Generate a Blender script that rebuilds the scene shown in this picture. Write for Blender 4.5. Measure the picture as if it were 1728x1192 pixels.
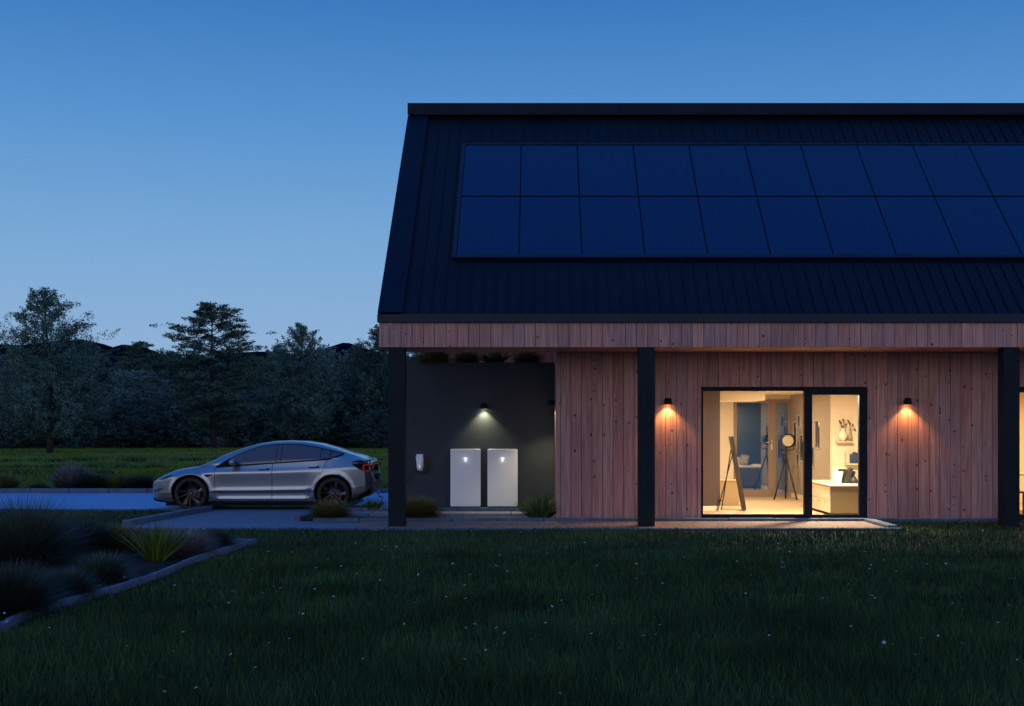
import bpy, bmesh, math, random
import numpy as np
from mathutils import Vector, Matrix

for o in list(bpy.data.objects):
    bpy.data.objects.remove(o, do_unlink=True)
SC = bpy.context.scene
COL = SC.collection
R = math.radians
rnd = random.Random(7)
nr = np.random.RandomState(11)

# ------------------------------------------------------------------ camera
F = 2046.0; CX = 908.0; HY = 722.0; CH = 1.67          # focal length in photo pixels, principal point, eye height
cam_d = bpy.data.cameras.new('camera'); cam = bpy.data.objects.new('camera', cam_d); COL.objects.link(cam)
cam.location = (0, 0, CH); cam.rotation_euler = (R(90), 0, 0)
cam_d.sensor_width = 36.0; cam_d.lens = F/1728*36.0
cam_d.shift_x = -(CX-864)/1728; cam_d.shift_y = (HY-596)/1728
cam_d.clip_start = 0.1; cam_d.clip_end = 5000
SC.camera = cam
SC.render.resolution_x = 1024; SC.render.resolution_y = 706
SC.view_settings.view_transform = 'Standard'; SC.view_settings.look = 'None'
SC.view_settings.exposure = 0.0; SC.view_settings.gamma = 1.0
SC.render.engine = 'CYCLES'
SC.cycles.use_denoising = True
SC.cycles.max_bounces = 6; SC.cycles.diffuse_bounces = 4; SC.cycles.glossy_bounces = 3; SC.cycles.transparent_max_bounces = 8
SC.cycles.sample_clamp_indirect = 4.0

# ------------------------------------------------------------------ dusk sky
W = bpy.data.worlds.new('World'); SC.world = W; W.use_nodes = True
nt = W.node_tree; nt.nodes.clear()
def wn(t, **k):
    n = nt.nodes.new(t)
    for a, b in k.items(): setattr(n, a, b)
    return n
def ramp(n, stops):
    cr = n.color_ramp
    while len(cr.elements) > 1: cr.elements.remove(cr.elements[-1])
    cr.elements[0].position = stops[0][0]; cr.elements[0].color = (*stops[0][1], 1)
    for p, c in stops[1:]:
        e = cr.elements.new(p); e.color = (*c, 1)
tc = wn('ShaderNodeTexCoord'); sep = wn('ShaderNodeSeparateXYZ'); nt.links.new(tc.outputs['Generated'], sep.inputs[0])
north = wn('ShaderNodeValToRGB'); south = wn('ShaderNodeValToRGB')
nt.links.new(sep.outputs['Z'], north.inputs[0]); nt.links.new(sep.outputs['Z'], south.inputs[0])
ramp(north, [(0.0, (0.26, 0.42, 0.64)), (0.06, (0.272, 0.440, 0.672)), (0.14, (0.195, 0.395, 0.675)), (0.24, (0.095, 0.290, 0.62)), (0.34, (0.036, 0.180, 0.50)),
             (0.6, (0.028, 0.16, 0.56)), (1.0, (0.022, 0.145, 0.56))])
ramp(south, [(0.0, (0.60, 0.63, 0.76)), (0.12, (0.72, 0.75, 0.90)), (0.30, (0.54, 0.62, 0.86)), (0.50, (0.20, 0.30, 0.66)), (0.7, (0.05, 0.18, 0.58)), (1.0, (0.022, 0.145, 0.56))])
mr = wn('ShaderNodeMapRange'); nt.links.new(sep.outputs['Y'], mr.inputs[0])
mr.inputs[1].default_value = -0.45; mr.inputs[2].default_value = 0.35; mr.interpolation_type = 'SMOOTHSTEP'
mix = wn('ShaderNodeMix', data_type='RGBA')
nt.links.new(mr.outputs[0], mix.inputs[0]); nt.links.new(south.outputs[0], mix.inputs[6]); nt.links.new(north.outputs[0], mix.inputs[7])
nish = wn('ShaderNodeTexSky'); nish.sky_type = 'NISHITA'; nish.sun_disc = False
nish.sun_elevation = R(1.0); nish.sun_rotation = R(200)
nm = wn('ShaderNodeMix', data_type='RGBA', blend_type='ADD'); nm.inputs[0].default_value = 0.003
nt.links.new(mix.outputs[2], nm.inputs[6]); nt.links.new(nish.outputs[0], nm.inputs[7])
bg = wn('ShaderNodeBackground'); bg.inputs[1].default_value = 1.0
out = wn('ShaderNodeOutputWorld'); nt.links.new(nm.outputs[2], bg.inputs[0]); nt.links.new(bg.outputs[0], out.inputs[0])

# soft afterglow from behind the camera
sd = bpy.data.lights.new('sun', 'SUN'); so = bpy.data.objects.new('sun', sd); COL.objects.link(so)
sd.energy = 0.10; sd.angle = R(35); sd.color = (1.0, 0.84, 0.78)
so.rotation_euler = (R(76), 0, R(-12)); so.location = (-5, -10, 12)

# ------------------------------------------------------------------ helpers
def at(px, py, Y):                       # photo pixel at depth Y -> (X, Z)
    return (px-CX)*Y/F, CH-(py-HY)*Y/F
def gX(px, py, z=0.0):                   # photo pixel on the ground -> (X, Y)
    Y = F*(CH-z)/(py-HY); return (px-CX)*Y/F, Y

def mat(name, col=(0.5, 0.5, 0.5), rough=0.5, metal=0.0, emis=None, es=0.0, spec=0.5, coat=0.0):
    m = bpy.data.materials.new(name); m.use_nodes = True
    b = m.node_tree.nodes['Principled BSDF']
    b.inputs['Base Color'].default_value = (*col, 1); b.inputs['Roughness'].default_value = rough
    b.inputs['Metallic'].default_value = metal; b.inputs['Specular IOR Level'].default_value = spec
    b.inputs['Coat Weight'].default_value = coat
    if emis: b.inputs['Emission Color'].default_value = (*emis, 1); b.inputs['Emission Strength'].default_value = es
    return m
def N(m, t, **k):
    n = m.node_tree.nodes.new(t)
    for a, b in k.items(): setattr(n, a, b)
    return n
def L(m, a, b): m.node_tree.links.new(a, b)
def bsdf(m): return m.node_tree.nodes['Principled BSDF']

def noisy(name, c1, c2, scale=4.0, rough=0.8, detail=6.0, bump=0.0, bscale=None, stretch=(1, 1, 1), lo=0.35, hi=0.65, metal=0.0, spec=0.5):
    m = mat(name, c1, rough, metal, spec=spec)
    tc = N(m, 'ShaderNodeTexCoord'); mp = N(m, 'ShaderNodeMapping'); mp.inputs['Scale'].default_value = stretch
    L(m, tc.outputs['Object'], mp.inputs[0])
    n = N(m, 'ShaderNodeTexNoise'); n.inputs['Scale'].default_value = scale; n.inputs['Detail'].default_value = detail
    L(m, mp.outputs[0], n.inputs['Vector'])
    r = N(m, 'ShaderNodeValToRGB'); ramp(r, [(lo, c1), (hi, c2)]); L(m, n.outputs['Fac'], r.inputs[0])
    L(m, r.outputs[0], bsdf(m).inputs['Base Color'])
    if bump:
        n2 = N(m, 'ShaderNodeTexNoise'); n2.inputs['Scale'].default_value = bscale or scale*6; n2.inputs['Detail'].default_value = 5
        L(m, mp.outputs[0], n2.inputs['Vector'])
        b = N(m, 'ShaderNodeBump'); b.inputs['Strength'].default_value = bump; b.inputs['Distance'].default_value = 0.02
        L(m, n2.outputs['Fac'], b.inputs['Height']); L(m, b.outputs[0], bsdf(m).inputs['Normal'])
    return m

def island_mat(name, stops, rough=0.7, noise=None, spec=0.3, trans=0.0):
    """colour differs per leaf / blade (mesh island)"""
    m = mat(name, stops[0][1], rough, spec=spec)
    g = N(m, 'ShaderNodeNewGeometry'); r = N(m, 'ShaderNodeValToRGB'); ramp(r, stops)
    L(m, g.outputs['Random Per Island'], r.inputs[0])
    src = r.outputs[0]
    if noise:
        tc = N(m, 'ShaderNodeTexCoord'); n = N(m, 'ShaderNodeTexNoise'); n.inputs['Scale'].default_value = noise[0]; n.inputs['Detail'].default_value = 3
        L(m, tc.outputs['Object'], n.inputs['Vector'])
        mr = N(m, 'ShaderNodeMapRange'); mr.inputs[1].default_value = 0.3; mr.inputs[2].default_value = 0.7
        mr.inputs[3].default_value = noise[1]; mr.inputs[4].default_value = noise[2]
        L(m, n.outputs['Fac'], mr.inputs[0])
        mx = N(m, 'ShaderNodeMix', data_type='RGBA', blend_type='MULTIPLY'); mx.inputs[0].default_value = 1
        L(m, src, mx.inputs[6]); L(m, mr.outputs[0], mx.inputs[7]); src = mx.outputs[2]
    L(m, src, bsdf(m).inputs['Base Color'])
    return m

def wood_mat():
    m = mat('pine_boards', (0.4, 0.2, 0.16), 0.65, spec=0.35)
    tc = N(m, 'ShaderNodeTexCoord'); g = N(m, 'ShaderNodeNewGeometry')
    off = N(m, 'ShaderNodeVectorMath', operation='SCALE'); off.inputs['Scale'].default_value = 37.0
    comb = N(m, 'ShaderNodeCombineXYZ'); L(m, g.outputs['Random Per Island'], comb.inputs[0]); L(m, g.outputs['Random Per Island'], comb.inputs[2])
    L(m, comb.outputs[0], off.inputs[0])
    add = N(m, 'ShaderNodeVectorMath', operation='ADD'); L(m, tc.outputs['Object'], add.inputs[0]); L(m, off.outputs[0], add.inputs[1])
    mp = N(m, 'ShaderNodeMapping'); mp.inputs['Scale'].default_value = (14, 14, 0.9); L(m, add.outputs[0], mp.inputs[0])
    # grain
    n = N(m, 'ShaderNodeTexNoise'); n.inputs['Scale'].default_value = 1.6; n.inputs['Detail'].default_value = 7; n.inputs['Distortion'].default_value = 0.6
    L(m, mp.outputs[0], n.inputs['Vector'])
    r = N(m, 'ShaderNodeValToRGB'); ramp(r, [(0.28, (0.28, 0.150, 0.125)), (0.46, (0.38, 0.207, 0.175)), (0.60, (0.45, 0.258, 0.220)), (0.78, (0.53, 0.325, 0.285))])
    L(m, n.outputs['Fac'], r.inputs[0])
    # per-board tone
    r2 = N(m, 'ShaderNodeValToRGB'); ramp(r2, [(0.0, (0.78, 0.76, 0.82)), (0.3, (1.10, 1.02, 0.98)), (0.5, (0.82, 0.88, 1.02)), (0.7, (1.2, 1.14, 1.10)), (0.85, (0.92, 0.92, 1.04)), (1.0, (1.06, 0.90, 0.88))])
    L(m, g.outputs['Random Per Island'], r2.inputs[0])
    mx = N(m, 'ShaderNodeMix', data_type='RGBA', blend_type='MULTIPLY'); mx.inputs[0].default_value = 1
    L(m, r.outputs[0], mx.inputs[6]); L(m, r2.outputs[0], mx.inputs[7])
    # large weathering
    n3 = N(m, 'ShaderNodeTexNoise'); n3.inputs['Scale'].default_value = 0.9; n3.inputs['Detail'].default_value = 3; L(m, tc.outputs['Object'], n3.inputs['Vector'])
    r3 = N(m, 'ShaderNodeValToRGB'); ramp(r3, [(0.35, (0.88, 0.86, 0.92)), (0.6, (1.0, 1.0, 1.0))]); L(m, n3.outputs['Fac'], r3.inputs[0])
    mx3 = N(m, 'ShaderNodeMix', data_type='RGBA', blend_type='MULTIPLY'); mx3.inputs[0].default_value = 1
    L(m, mx.outputs[2], mx3.inputs[6]); L(m, r3.outputs[0], mx3.inputs[7])
    # knots
    sx = N(m, 'ShaderNodeSeparateXYZ'); L(m, add.outputs[0], sx.inputs[0])
    ck = N(m, 'ShaderNodeCombineXYZ'); L(m, sx.outputs[0], ck.inputs[0]); L(m, sx.outputs[2], ck.inputs[1])
    mk = N(m, 'ShaderNodeMapping'); mk.inputs['Scale'].default_value = (5.6, 4.6, 1.0); L(m, ck.outputs[0], mk.inputs[0])
    nk = N(m, 'ShaderNodeTexNoise'); nk.inputs['Scale'].default_value = 5.0; L(m, mk.outputs[0], nk.inputs['Vector'])
    ak = N(m, 'ShaderNodeVectorMath', operation='MULTIPLY_ADD'); ak.inputs[1].default_value = (0.12, 0.12, 0.0)
    L(m, nk.outputs['Color'], ak.inputs[0]); L(m, mk.outputs[0], ak.inputs[2])
    v = N(m, 'ShaderNodeTexVoronoi', voronoi_dimensions='2D'); v.inputs['Scale'].default_value = 1.0; L(m, ak.outputs[0], v.inputs['Vector'])
    # knot radius from a second random value per cell
    sepc = N(m, 'ShaderNodeSeparateColor'); L(m, v.outputs['Color'], sepc.inputs[0])
    rad = N(m, 'ShaderNodeMapRange'); rad.inputs[1].default_value = 0.58; rad.inputs[2].default_value = 1.0; rad.inputs[3].default_value = -0.03; rad.inputs[4].default_value = 0.115
    L(m, sepc.outputs[0], rad.inputs[0])
    sub = N(m, 'ShaderNodeMath', operation='SUBTRACT'); L(m, rad.outputs[0], sub.inputs[0]); L(m, v.outputs['Distance'], sub.inputs[1])
    kf = N(m, 'ShaderNodeMapRange'); kf.inputs[1].default_value = -0.035; kf.inputs[2].default_value = 0.03; L(m, sub.outputs[0], kf.inputs[0])
    mx4 = N(m, 'ShaderNodeMix', data_type='RGBA'); mx4.inputs[7].default_value = (0.085, 0.030, 0.026, 1)
    L(m, kf.outputs[0], mx4.inputs[0]); L(m, mx3.outputs[2], mx4.inputs[6])
    L(m, mx4.outputs[2], bsdf(m).inputs['Base Color'])
    b = N(m, 'ShaderNodeBump'); b.inputs['Strength'].default_value = 0.25; b.inputs['Distance'].default_value = 0.006
    L(m, n.outputs['Fac'], b.inputs['Height']); L(m, b.outputs[0], bsdf(m).inputs['Normal'])
    return m

def glass_mat(name, tint=(1, 1, 1), refl=1.5, rough=0.0):
    m = bpy.data.materials.new(name); m.use_nodes = True; t = m.node_tree; t.nodes.clear()
    o = t.nodes.new('ShaderNodeOutputMaterial'); mx = t.nodes.new('ShaderNodeMixShader')
    fr = t.nodes.new('ShaderNodeFresnel'); fr.inputs[0].default_value = refl
    tr = t.nodes.new('ShaderNodeBsdfTransparent'); tr.inputs[0].default_value = (*tint, 1)
    gl = t.nodes.new('ShaderNodeBsdfGlossy'); gl.inputs['Roughness'].default_value = rough
    t.links.new(fr.outputs[0], mx.inputs[0]); t.links.new(tr.outputs[0], mx.inputs[1]); t.links.new(gl.outputs[0], mx.inputs[2]); t.links.new(mx.outputs[0], o.inputs[0])
    return m

class MB:
    """collects shapes for ONE mesh object"""
    def __init__(s): s.v = []; s.f = []; s.mi = []; s.sm = []
    def add(s, vs, fs, mi=0, smooth=False):
        b = len(s.v); s.v += [tuple(v) for v in vs]
        for f in fs: s.f.append(tuple(b+i for i in f)); s.mi.append(mi); s.sm.append(smooth)
    def box(s, x0, x1, y0, y1, z0, z1, mi=0, bev=0.0):
        if bev <= 0:
            vs = [(x, y, z) for z in (z0, z1) for y in (y0, y1) for x in (x0, x1)]
            s.add(vs, [(0, 2, 3, 1), (4, 5, 7, 6), (0, 1, 5, 4), (2, 6, 7, 3), (0, 4, 6, 2), (1, 3, 7, 5)], mi)
        else:
            bm = bmesh.new(); bmesh.ops.create_cube(bm, size=1)
            for v in bm.verts: v.co = ((x0+x1)/2+v.co.x*(x1-x0), (y0+y1)/2+v.co.y*(y1-y0), (z0+z1)/2+v.co.z*(z1-z0))
            bmesh.ops.bevel(bm, geom=bm.edges[:], offset=bev, segments=2, profile=0.7, affect='EDGES')
            s.bm(bm, mi)
    def bm(s, bm, mi=0, smooth=False, mtx=None):
        bm.verts.ensure_lookup_table()
        for i, v in enumerate(bm.verts): v.index = i
        vs = [(mtx @ v.co if mtx else v.co) for v in bm.verts]
        s.add([tuple(v) for v in vs], [tuple(v.index for v in f.verts) for f in bm.faces], mi, smooth); bm.free()
    def obox(s, mtx, sx, sy, sz, mi=0):
        vs = [mtx @ Vector((x*sx/2, y*sy/2, z*sz/2)) for z in (-1, 1) for y in (-1, 1) for x in (-1, 1)]
        s.add(vs, [(0, 2, 3, 1), (4, 5, 7, 6), (0, 1, 5, 4), (2, 6, 7, 3), (0, 4, 6, 2), (1, 3, 7, 5)], mi)
    def tube(s, pts, rad, n=8, mi=0, cap=True, smooth=True):
        pts = [Vector(p) for p in pts]
        if not hasattr(rad, '__len__'): rad = [rad]*len(pts)
        vs = []; fs = []
        up = None
        for i, p in enumerate(pts):
            d = (pts[min(i+1, len(pts)-1)]-pts[max(i-1, 0)]).normalized()
            if up is None: up = d.orthogonal().normalized()
            up = (up-d*up.dot(d)); up = up.normalized() if up.length > 1e-6 else d.orthogonal().normalized()
            w = d.cross(up)
            for k in range(n):
                a = 2*math.pi*k/n; vs.append(p+(up*math.cos(a)+w*math.sin(a))*rad[i])
        for i in range(len(pts)-1):
            for k in range(n): fs.append((i*n+k, i*n+(k+1) % n, (i+1)*n+(k+1) % n, (i+1)*n+k))
        if cap: fs.append(tuple(range(n-1, -1, -1))); fs.append(tuple((len(pts)-1)*n+k for k in range(n)))
        s.add(vs, fs, mi, smooth)
    def lathe(s, prof, origin=(0, 0, 0), axis='Z', n=24, mi=0, smooth=True, closed=False):
        vs = []; fs = []; o = Vector(origin)
        for r_, h in prof:
            for k in range(n):
                a = 2*math.pi*k/n; c, d = r_*math.cos(a), r_*math.sin(a)
                vs.append(o+Vector((c, d, h) if axis == 'Z' else ((c, h, d) if axis == 'Y' else (h, c, d))))
        m_ = len(prof)
        for i in range(m_ if closed else m_-1):
            j = (i+1) % m_
            for k in range(n): fs.append((i*n+k, i*n+(k+1) % n, j*n+(k+1) % n, j*n+k))
        s.add(vs, fs, mi, smooth)
    def sheet(s, rows, mi=0, smooth=True):
        n = len(rows[0]); vs = [p for r_ in rows for p in r_]; fs = []
        for i in range(len(rows)-1):
            for k in range(n-1): fs.append((i*n+k, i*n+k+1, (i+1)*n+k+1, (i+1)*n+k))
        s.add(vs, fs, mi, smooth)
    def prism(s, poly, y0, y1, mi=0):        # polygon in XZ extruded along Y
        n = len(poly); vs = [(x, y0, z) for x, z in poly]+[(x, y1, z) for x, z in poly]
        s.add(vs, [tuple(range(n)), tuple(range(2*n-1, n-1, -1))]+[(i, i+n, (i+1) % n+n, (i+1) % n) for i in range(n)], mi)
    def zprism(s, poly, z0, z1, mi=0):       # polygon in XY extruded up
        n = len(poly); vs = [(x, y, z0) for x, y in poly]+[(x, y, z1) for x, y in poly]
        s.add(vs, [tuple(range(n-1, -1, -1)), tuple(range(n, 2*n))]+[(i, (i+1) % n, (i+1) % n+n, i+n) for i in range(n)], mi)
    def build(s, name, mats, parent=None, label=None, cat=None, group=None, kind=None, origin=None):
        if not isinstance(mats, (list, tuple)): mats = [mats]
        me = bpy.data.meshes.new(name)
        vs = s.v
        if origin is not None: vs = [(v[0]-origin[0], v[1]-origin[1], v[2]-origin[2]) for v in vs]
        me.from_pydata(vs, [], s.f)
        for m in mats: me.materials.append(m)
        me.polygons.foreach_set('material_index', s.mi); me.polygons.foreach_set('use_smooth', s.sm)
        me.update()
        o = bpy.data.objects.new(name, me); COL.objects.link(o)
        if origin is not None: o.location = origin
        if parent: o.parent = parent
        tag(o, label, cat, group, kind)
        return o

def np_mesh(name, V, Fq, mats, parent=None, mi=None, smooth=False):
    """V (n,3); Fq (m,4) or (m,3) int array"""
    me = bpy.data.meshes.new(name); n, k = Fq.shape
    me.vertices.add(len(V)); me.vertices.foreach_set('co', np.ascontiguousarray(V, dtype=np.float32).ravel())
    me.loops.add(n*k); me.loops.foreach_set('vertex_index', np.ascontiguousarray(Fq, dtype=np.int32).ravel())
    me.polygons.add(n); me.polygons.foreach_set('loop_start', np.arange(0, n*k, k, dtype=np.int32))
    me.polygons.foreach_set('loop_total', np.full(n, k, dtype=np.int32))
    for m in (mats if isinstance(mats, (list, tuple)) else [mats]): me.materials.append(m)
    if mi is not None: me.polygons.foreach_set('material_index', np.ascontiguousarray(mi, dtype=np.int32))
    me.polygons.foreach_set('use_smooth', np.full(n, smooth, dtype=bool))
    me.update(calc_edges=True)
    o = bpy.data.objects.new(name, me); COL.objects.link(o)
    if parent: o.parent = parent
    return o

def tag(o, label=None, cat=None, group=None, kind=None):
    if label: o['label'] = label
    if cat: o['category'] = cat
    if group: o['group'] = group
    if kind: o['kind'] = kind
    return o
def thing(name, loc, label, cat, group=None, rz=0.0):
    o = bpy.data.objects.new(name, None); COL.objects.link(o); o.empty_display_size = 0.2
    o.location = loc; o.rotation_euler = (0, 0, rz); tag(o, label, cat, group); return o
def copy_tree(o, parent=None):
    kids = [c for c in COL.objects if c.parent == o]
    c = o.copy(); COL.objects.link(c)
    if parent: c.parent = parent
    for k in kids: copy_tree(k, c)
    return c

# ------------------------------------------------------------------ materials
M = {}
M['wood'] = wood_mat()
M['dark_backing'] = mat('dark_backing', (0.02, 0.016, 0.015), 0.9)
M['black_metal'] = noisy('black_metal', (0.006, 0.008, 0.012), (0.010, 0.013, 0.017), 3, rough=0.6, spec=.1)
M['roof_metal'] = noisy('roof_metal', (0.0012, 0.0035, 0.010), (0.0025, 0.006, 0.015), 1.2, rough=0.5, spec=0.2)
M['verge_metal'] = noisy('verge_metal', (0.002, 0.007, 0.022), (0.003, 0.0095, 0.028), 1.0, rough=0.5, spec=0.12)
M['gutter'] = noisy('gutter_metal', (0.016, 0.022, 0.036), (0.021, 0.028, 0.044), 1.0, rough=0.5, spec=0.15)
M['post'] = noisy('post_steel', (0.006, 0.012, 0.017), (0.009, 0.016, 0.022), 1.5, rough=0.6, spec=.12)
M['frame'] = noisy('window_frame_metal', (0.005, 0.009, 0.017), (0.008, 0.012, 0.022), 2.0, rough=0.5, spec=.12)
M['solar'] = mat('solar_cells', (0.001, 0.015, 0.072), 0.28, spec=0.4)
M['render'] = noisy('dark_plaster', (0.027, 0.037, 0.050), (0.036, 0.048, 0.062), 1.3, rough=0.85, bump=0.12, bscale=40, detail=8)
M['glass'] = glass_mat('clear_glass', (0.96, 0.97, 0.97), 1.25)
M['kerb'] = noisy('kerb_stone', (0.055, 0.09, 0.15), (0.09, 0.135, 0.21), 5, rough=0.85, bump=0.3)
M['soil'] = noisy('dark_mulch', (0.0025, 0.002, 0.0015), (0.008, 0.006, 0.005), 28, rough=0.95, bump=1.0, bscale=60)
M['white_plastic'] = mat('white_enamel', (0.84, 0.88, 0.90), 0.3, coat=0.3)
M['paint_in'] = noisy('warm_white_paint', (0.72, 0.62, 0.48), (0.76, 0.66, 0.52), 2, rough=0.9)
M['black'] = mat('black_rubber', (0.012, 0.012, 0.013), 0.6)

# ------------------------------------------------------------------ ground
def lin(a, b, n): return [a+(b-a)*i/(n-1) for i in range(n)]
def meadow_h(x, y):
    t = max(0.0, y-33.0)
    h = 0.10*min(1, t/6)+0.35*(1-math.cos(min(1, t/45)*math.pi))/2*0.6
    h += 0.10*math.sin(x*0.13+1.0)*min(1, t/14)*math.sin(y*0.16)
    return h
gm = noisy('ground_soil_grass', (0.010, 0.017, 0.008), (0.020, 0.034, 0.014), 1.5, rough=0.95, bump=0.8, bscale=18)
mb = MB(); mb.add([(-2500, -300, -0.02), (2500, -300, -0.02), (2500, 2500, -0.02), (-2500, 2500, -0.02)], [(0, 1, 2, 3)])
mb.build('ground', gm, kind='structure', label='dark grassy earth reaching to the hills')

mm = noisy('meadow_turf', (0.065, 0.12, 0.012), (0.11, 0.17, 0.020), 0.35, rough=0.95, bump=1.0, bscale=9, stretch=(0.5, 1.4, 1))
mb = MB(); xs = lin(-110, 110, 111); ys = lin(31.25, 130, 60)
mb.sheet([[(x, y, meadow_h(x, y)) for x in xs] for y in ys])
mb.build('meadow', mm, kind='structure', label='bright green meadow beyond the driveway')

# driveway / road
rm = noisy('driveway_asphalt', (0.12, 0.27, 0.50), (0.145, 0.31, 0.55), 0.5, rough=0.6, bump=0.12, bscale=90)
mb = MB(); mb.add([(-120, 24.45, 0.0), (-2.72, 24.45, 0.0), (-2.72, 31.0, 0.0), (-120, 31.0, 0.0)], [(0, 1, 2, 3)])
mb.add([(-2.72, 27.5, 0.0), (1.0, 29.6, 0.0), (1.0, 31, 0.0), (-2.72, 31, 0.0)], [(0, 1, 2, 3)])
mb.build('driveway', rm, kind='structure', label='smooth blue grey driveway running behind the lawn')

def paver_mat(name, ca, cb, mortar, sx, sy, rough=0.75):
    m = mat(name, ca, rough); tc = N(m, 'ShaderNodeTexCoord')
    b = N(m, 'ShaderNodeTexBrick'); b.inputs['Color1'].default_value = (*ca, 1); b.inputs['Color2'].default_value = (*cb, 1); b.inputs['Mortar'].default_value = (*mortar, 1)
    b.inputs['Scale'].default_value = 1.0; b.inputs['Brick Width'].default_value = sx; b.inputs['Row Height'].default_value = sy
    b.inputs['Mortar Size'].default_value = 0.006; b.inputs['Bias'].default_value = 0.0
    L(m, tc.outputs['Object'], b.inputs['Vector'])
    n = N(m, 'ShaderNodeTexNoise'); n.inputs['Scale'].default_value = 9; n.inputs['Detail'].default_value = 6; L(m, tc.outputs['Object'], n.inputs['Vector'])
    mr = N(m, 'ShaderNodeMapRange'); mr.inputs[3].default_value = 0.65; mr.inputs[4].default_value = 1.3; L(m, n.outputs['Fac'], mr.inputs[0])
    mx = N(m, 'ShaderNodeMix', data_type='RGBA', blend_type='MULTIPLY'); mx.inputs[0].default_value = 1
    L(m, b.outputs['Color'], mx.inputs[6]); L(m, mr.outputs[0], mx.inputs[7]); L(m, mx.outputs[2], bsdf(m).inputs['Base Color'])
    bp = N(m, 'ShaderNodeBump'); bp.inputs['Strength'].default_value = 0.6; bp.inputs['Distance'].default_value = 0.01; bp.invert = True
    L(m, b.outputs['Fac'], bp.inputs['Height']); L(m, bp.outputs[0], bsdf(m).inputs['Normal'])
    return m
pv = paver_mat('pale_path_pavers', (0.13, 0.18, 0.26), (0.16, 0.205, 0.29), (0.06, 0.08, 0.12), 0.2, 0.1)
mb = MB(); mb.add([(-7.0, 19.9, 0.004), (-2.6, 19.9, 0.004), (-2.6, 21.2, 0.004), (-3.95, 21.3, 0.004), (-3.95, 24.45, 0.004), (-6.6, 24.45, 0.004)], [(0, 1, 2, 3, 4, 5)])
mb.build('path', pv, kind='structure', label='blue grey paved path between the driveway and the brick terrace')
pb = paver_mat('brick_pavers', (0.25, 0.17, 0.135), (0.20, 0.14, 0.115), (0.06, 0.05, 0.05), 0.24, 0.62)
mb = MB(); mb.add([(-3.1, 20.02, 0.012), (5.76, 20.02, 0.012), (5.76, 21.48, 0.012), (-3.1, 21.48, 0.012)], [(0, 1, 2, 3)])
mb.build('terrace_paving', pb, kind='structure', label='reddish brick paving along the house front')

def kerb_run(name, pts, w, h, seg, label, z0=-0.02, m=None, gap=0.012):
    """a run of kerb stones along a polyline, every stone separate in one structure mesh"""
    mb = MB(); P = [Vector((p[0], p[1])) for p in pts]
    for a, b in zip(P[:-1], P[1:]):
        d = b-a; n = max(1, round(d.length/seg)); u = d.normalized(); q = Vector((-u.y, u.x))
        for i in range(n):
            s0 = a+d*(i/n)+u*gap/2; s1 = a+d*((i+1)/n)-u*gap/2
            j = rnd.uniform(-.004, .004)
            c = (s0+s1)/2; ang = math.atan2(u.y, u.x); Lg = (s1-s0).length
            bm = bmesh.new(); bmesh.ops.create_cube(bm, size=1)
            for v in bm.verts: v.co = (v.co.x*Lg, v.co.y*w, (v.co.z+.5)*(h-z0)+z0+j)
            bmesh.ops.bevel(bm, geom=bm.edges[:], offset=0.008, segments=1, affect='EDGES')
            mb.bm(bm, 0, False, Matrix.Translation((c.x, c.y, 0)) @ Matrix.Rotation(ang, 4, 'Z'))
    return mb.build(name, m or M['kerb'], kind='structure', label=label)
kerb_run('kerb', [(-60, 31.12), (1.0, 31.12)], 0.16, 0.11, 1.0, 'row of pale kerb stones along the far side of the driveway')
kerb_run('kerb', [(-6.62, 24.40), (-6.98, 20.55)], 0.16, 0.10, 0.95, 'pale kerb edging between the lawn island and the path')
kerb_run('kerb', [(-40, 24.44), (-6.62, 24.44)], 0.06, 0.03, 1.0, 'low edging strip where the lawn island meets the driveway')
kerb_run('kerb', [(-7.0, 19.93), (5.98, 19.93)], 0.15, 0.02, 0.9, 'pale border stones along the front of the brick terrace')
kerb_run('kerb', [(5.86, 20.02), (5.86, 21.5)], 0.16, 0.06, 0.74, 'pale border stones closing the right end of the terrace')
kerb_run('kerb', [(-4.0, 21.55), (8.3, 21.55)], 0.10, 0.065, 0.82, 'blue grey kerb stones at the foot of the timber wall')

# gravel bed with stepping slabs in front of the dark wall
mb = MB(); xs = lin(-4.3, 0.33, 90); ys = lin(21.62, 24.1, 50)
mb.sheet([[(x, y, 0.028+0.012*nr.rand()) for x in xs] for y in ys])
mb.build('gravel_bed', noisy('dark_gravel', (0.03, 0.028, 0.026), (0.17, 0.15, 0.13), 45, rough=0.9, bump=1.0, bscale=80), kind='stuff', label='dark gravel in the bed below the charcoal wall')
kerb_run('kerb', [(-4.05, 23.62), (0.30, 23.62)], 0.10, 0.115, 0.62, 'upper row of edging stones at the foot of the charcoal wall')
mb = MB()
x = -4.0
while x < 0.2:
    w = 0.86 if x < -.6 else 0.4
    mb.box(x, min(x+w, .28), 22.38, 22.95, -0.01, 0.085, bev=0.008); x += w+0.015
mb.build('stepping_path', noisy('pale_slab', (0.15, 0.18, 0.22), (0.22, 0.25, 0.29), 6, rough=0.8), kind='structure', label='row of pale flat slabs in the gravel below the charcoal wall')
kerb_run('kerb', [(-4.3, 21.62), (-4.0, 23.6)], 0.10, 0.085, 0.95, 'kerb closing the left end of the gravel bed')

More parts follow.
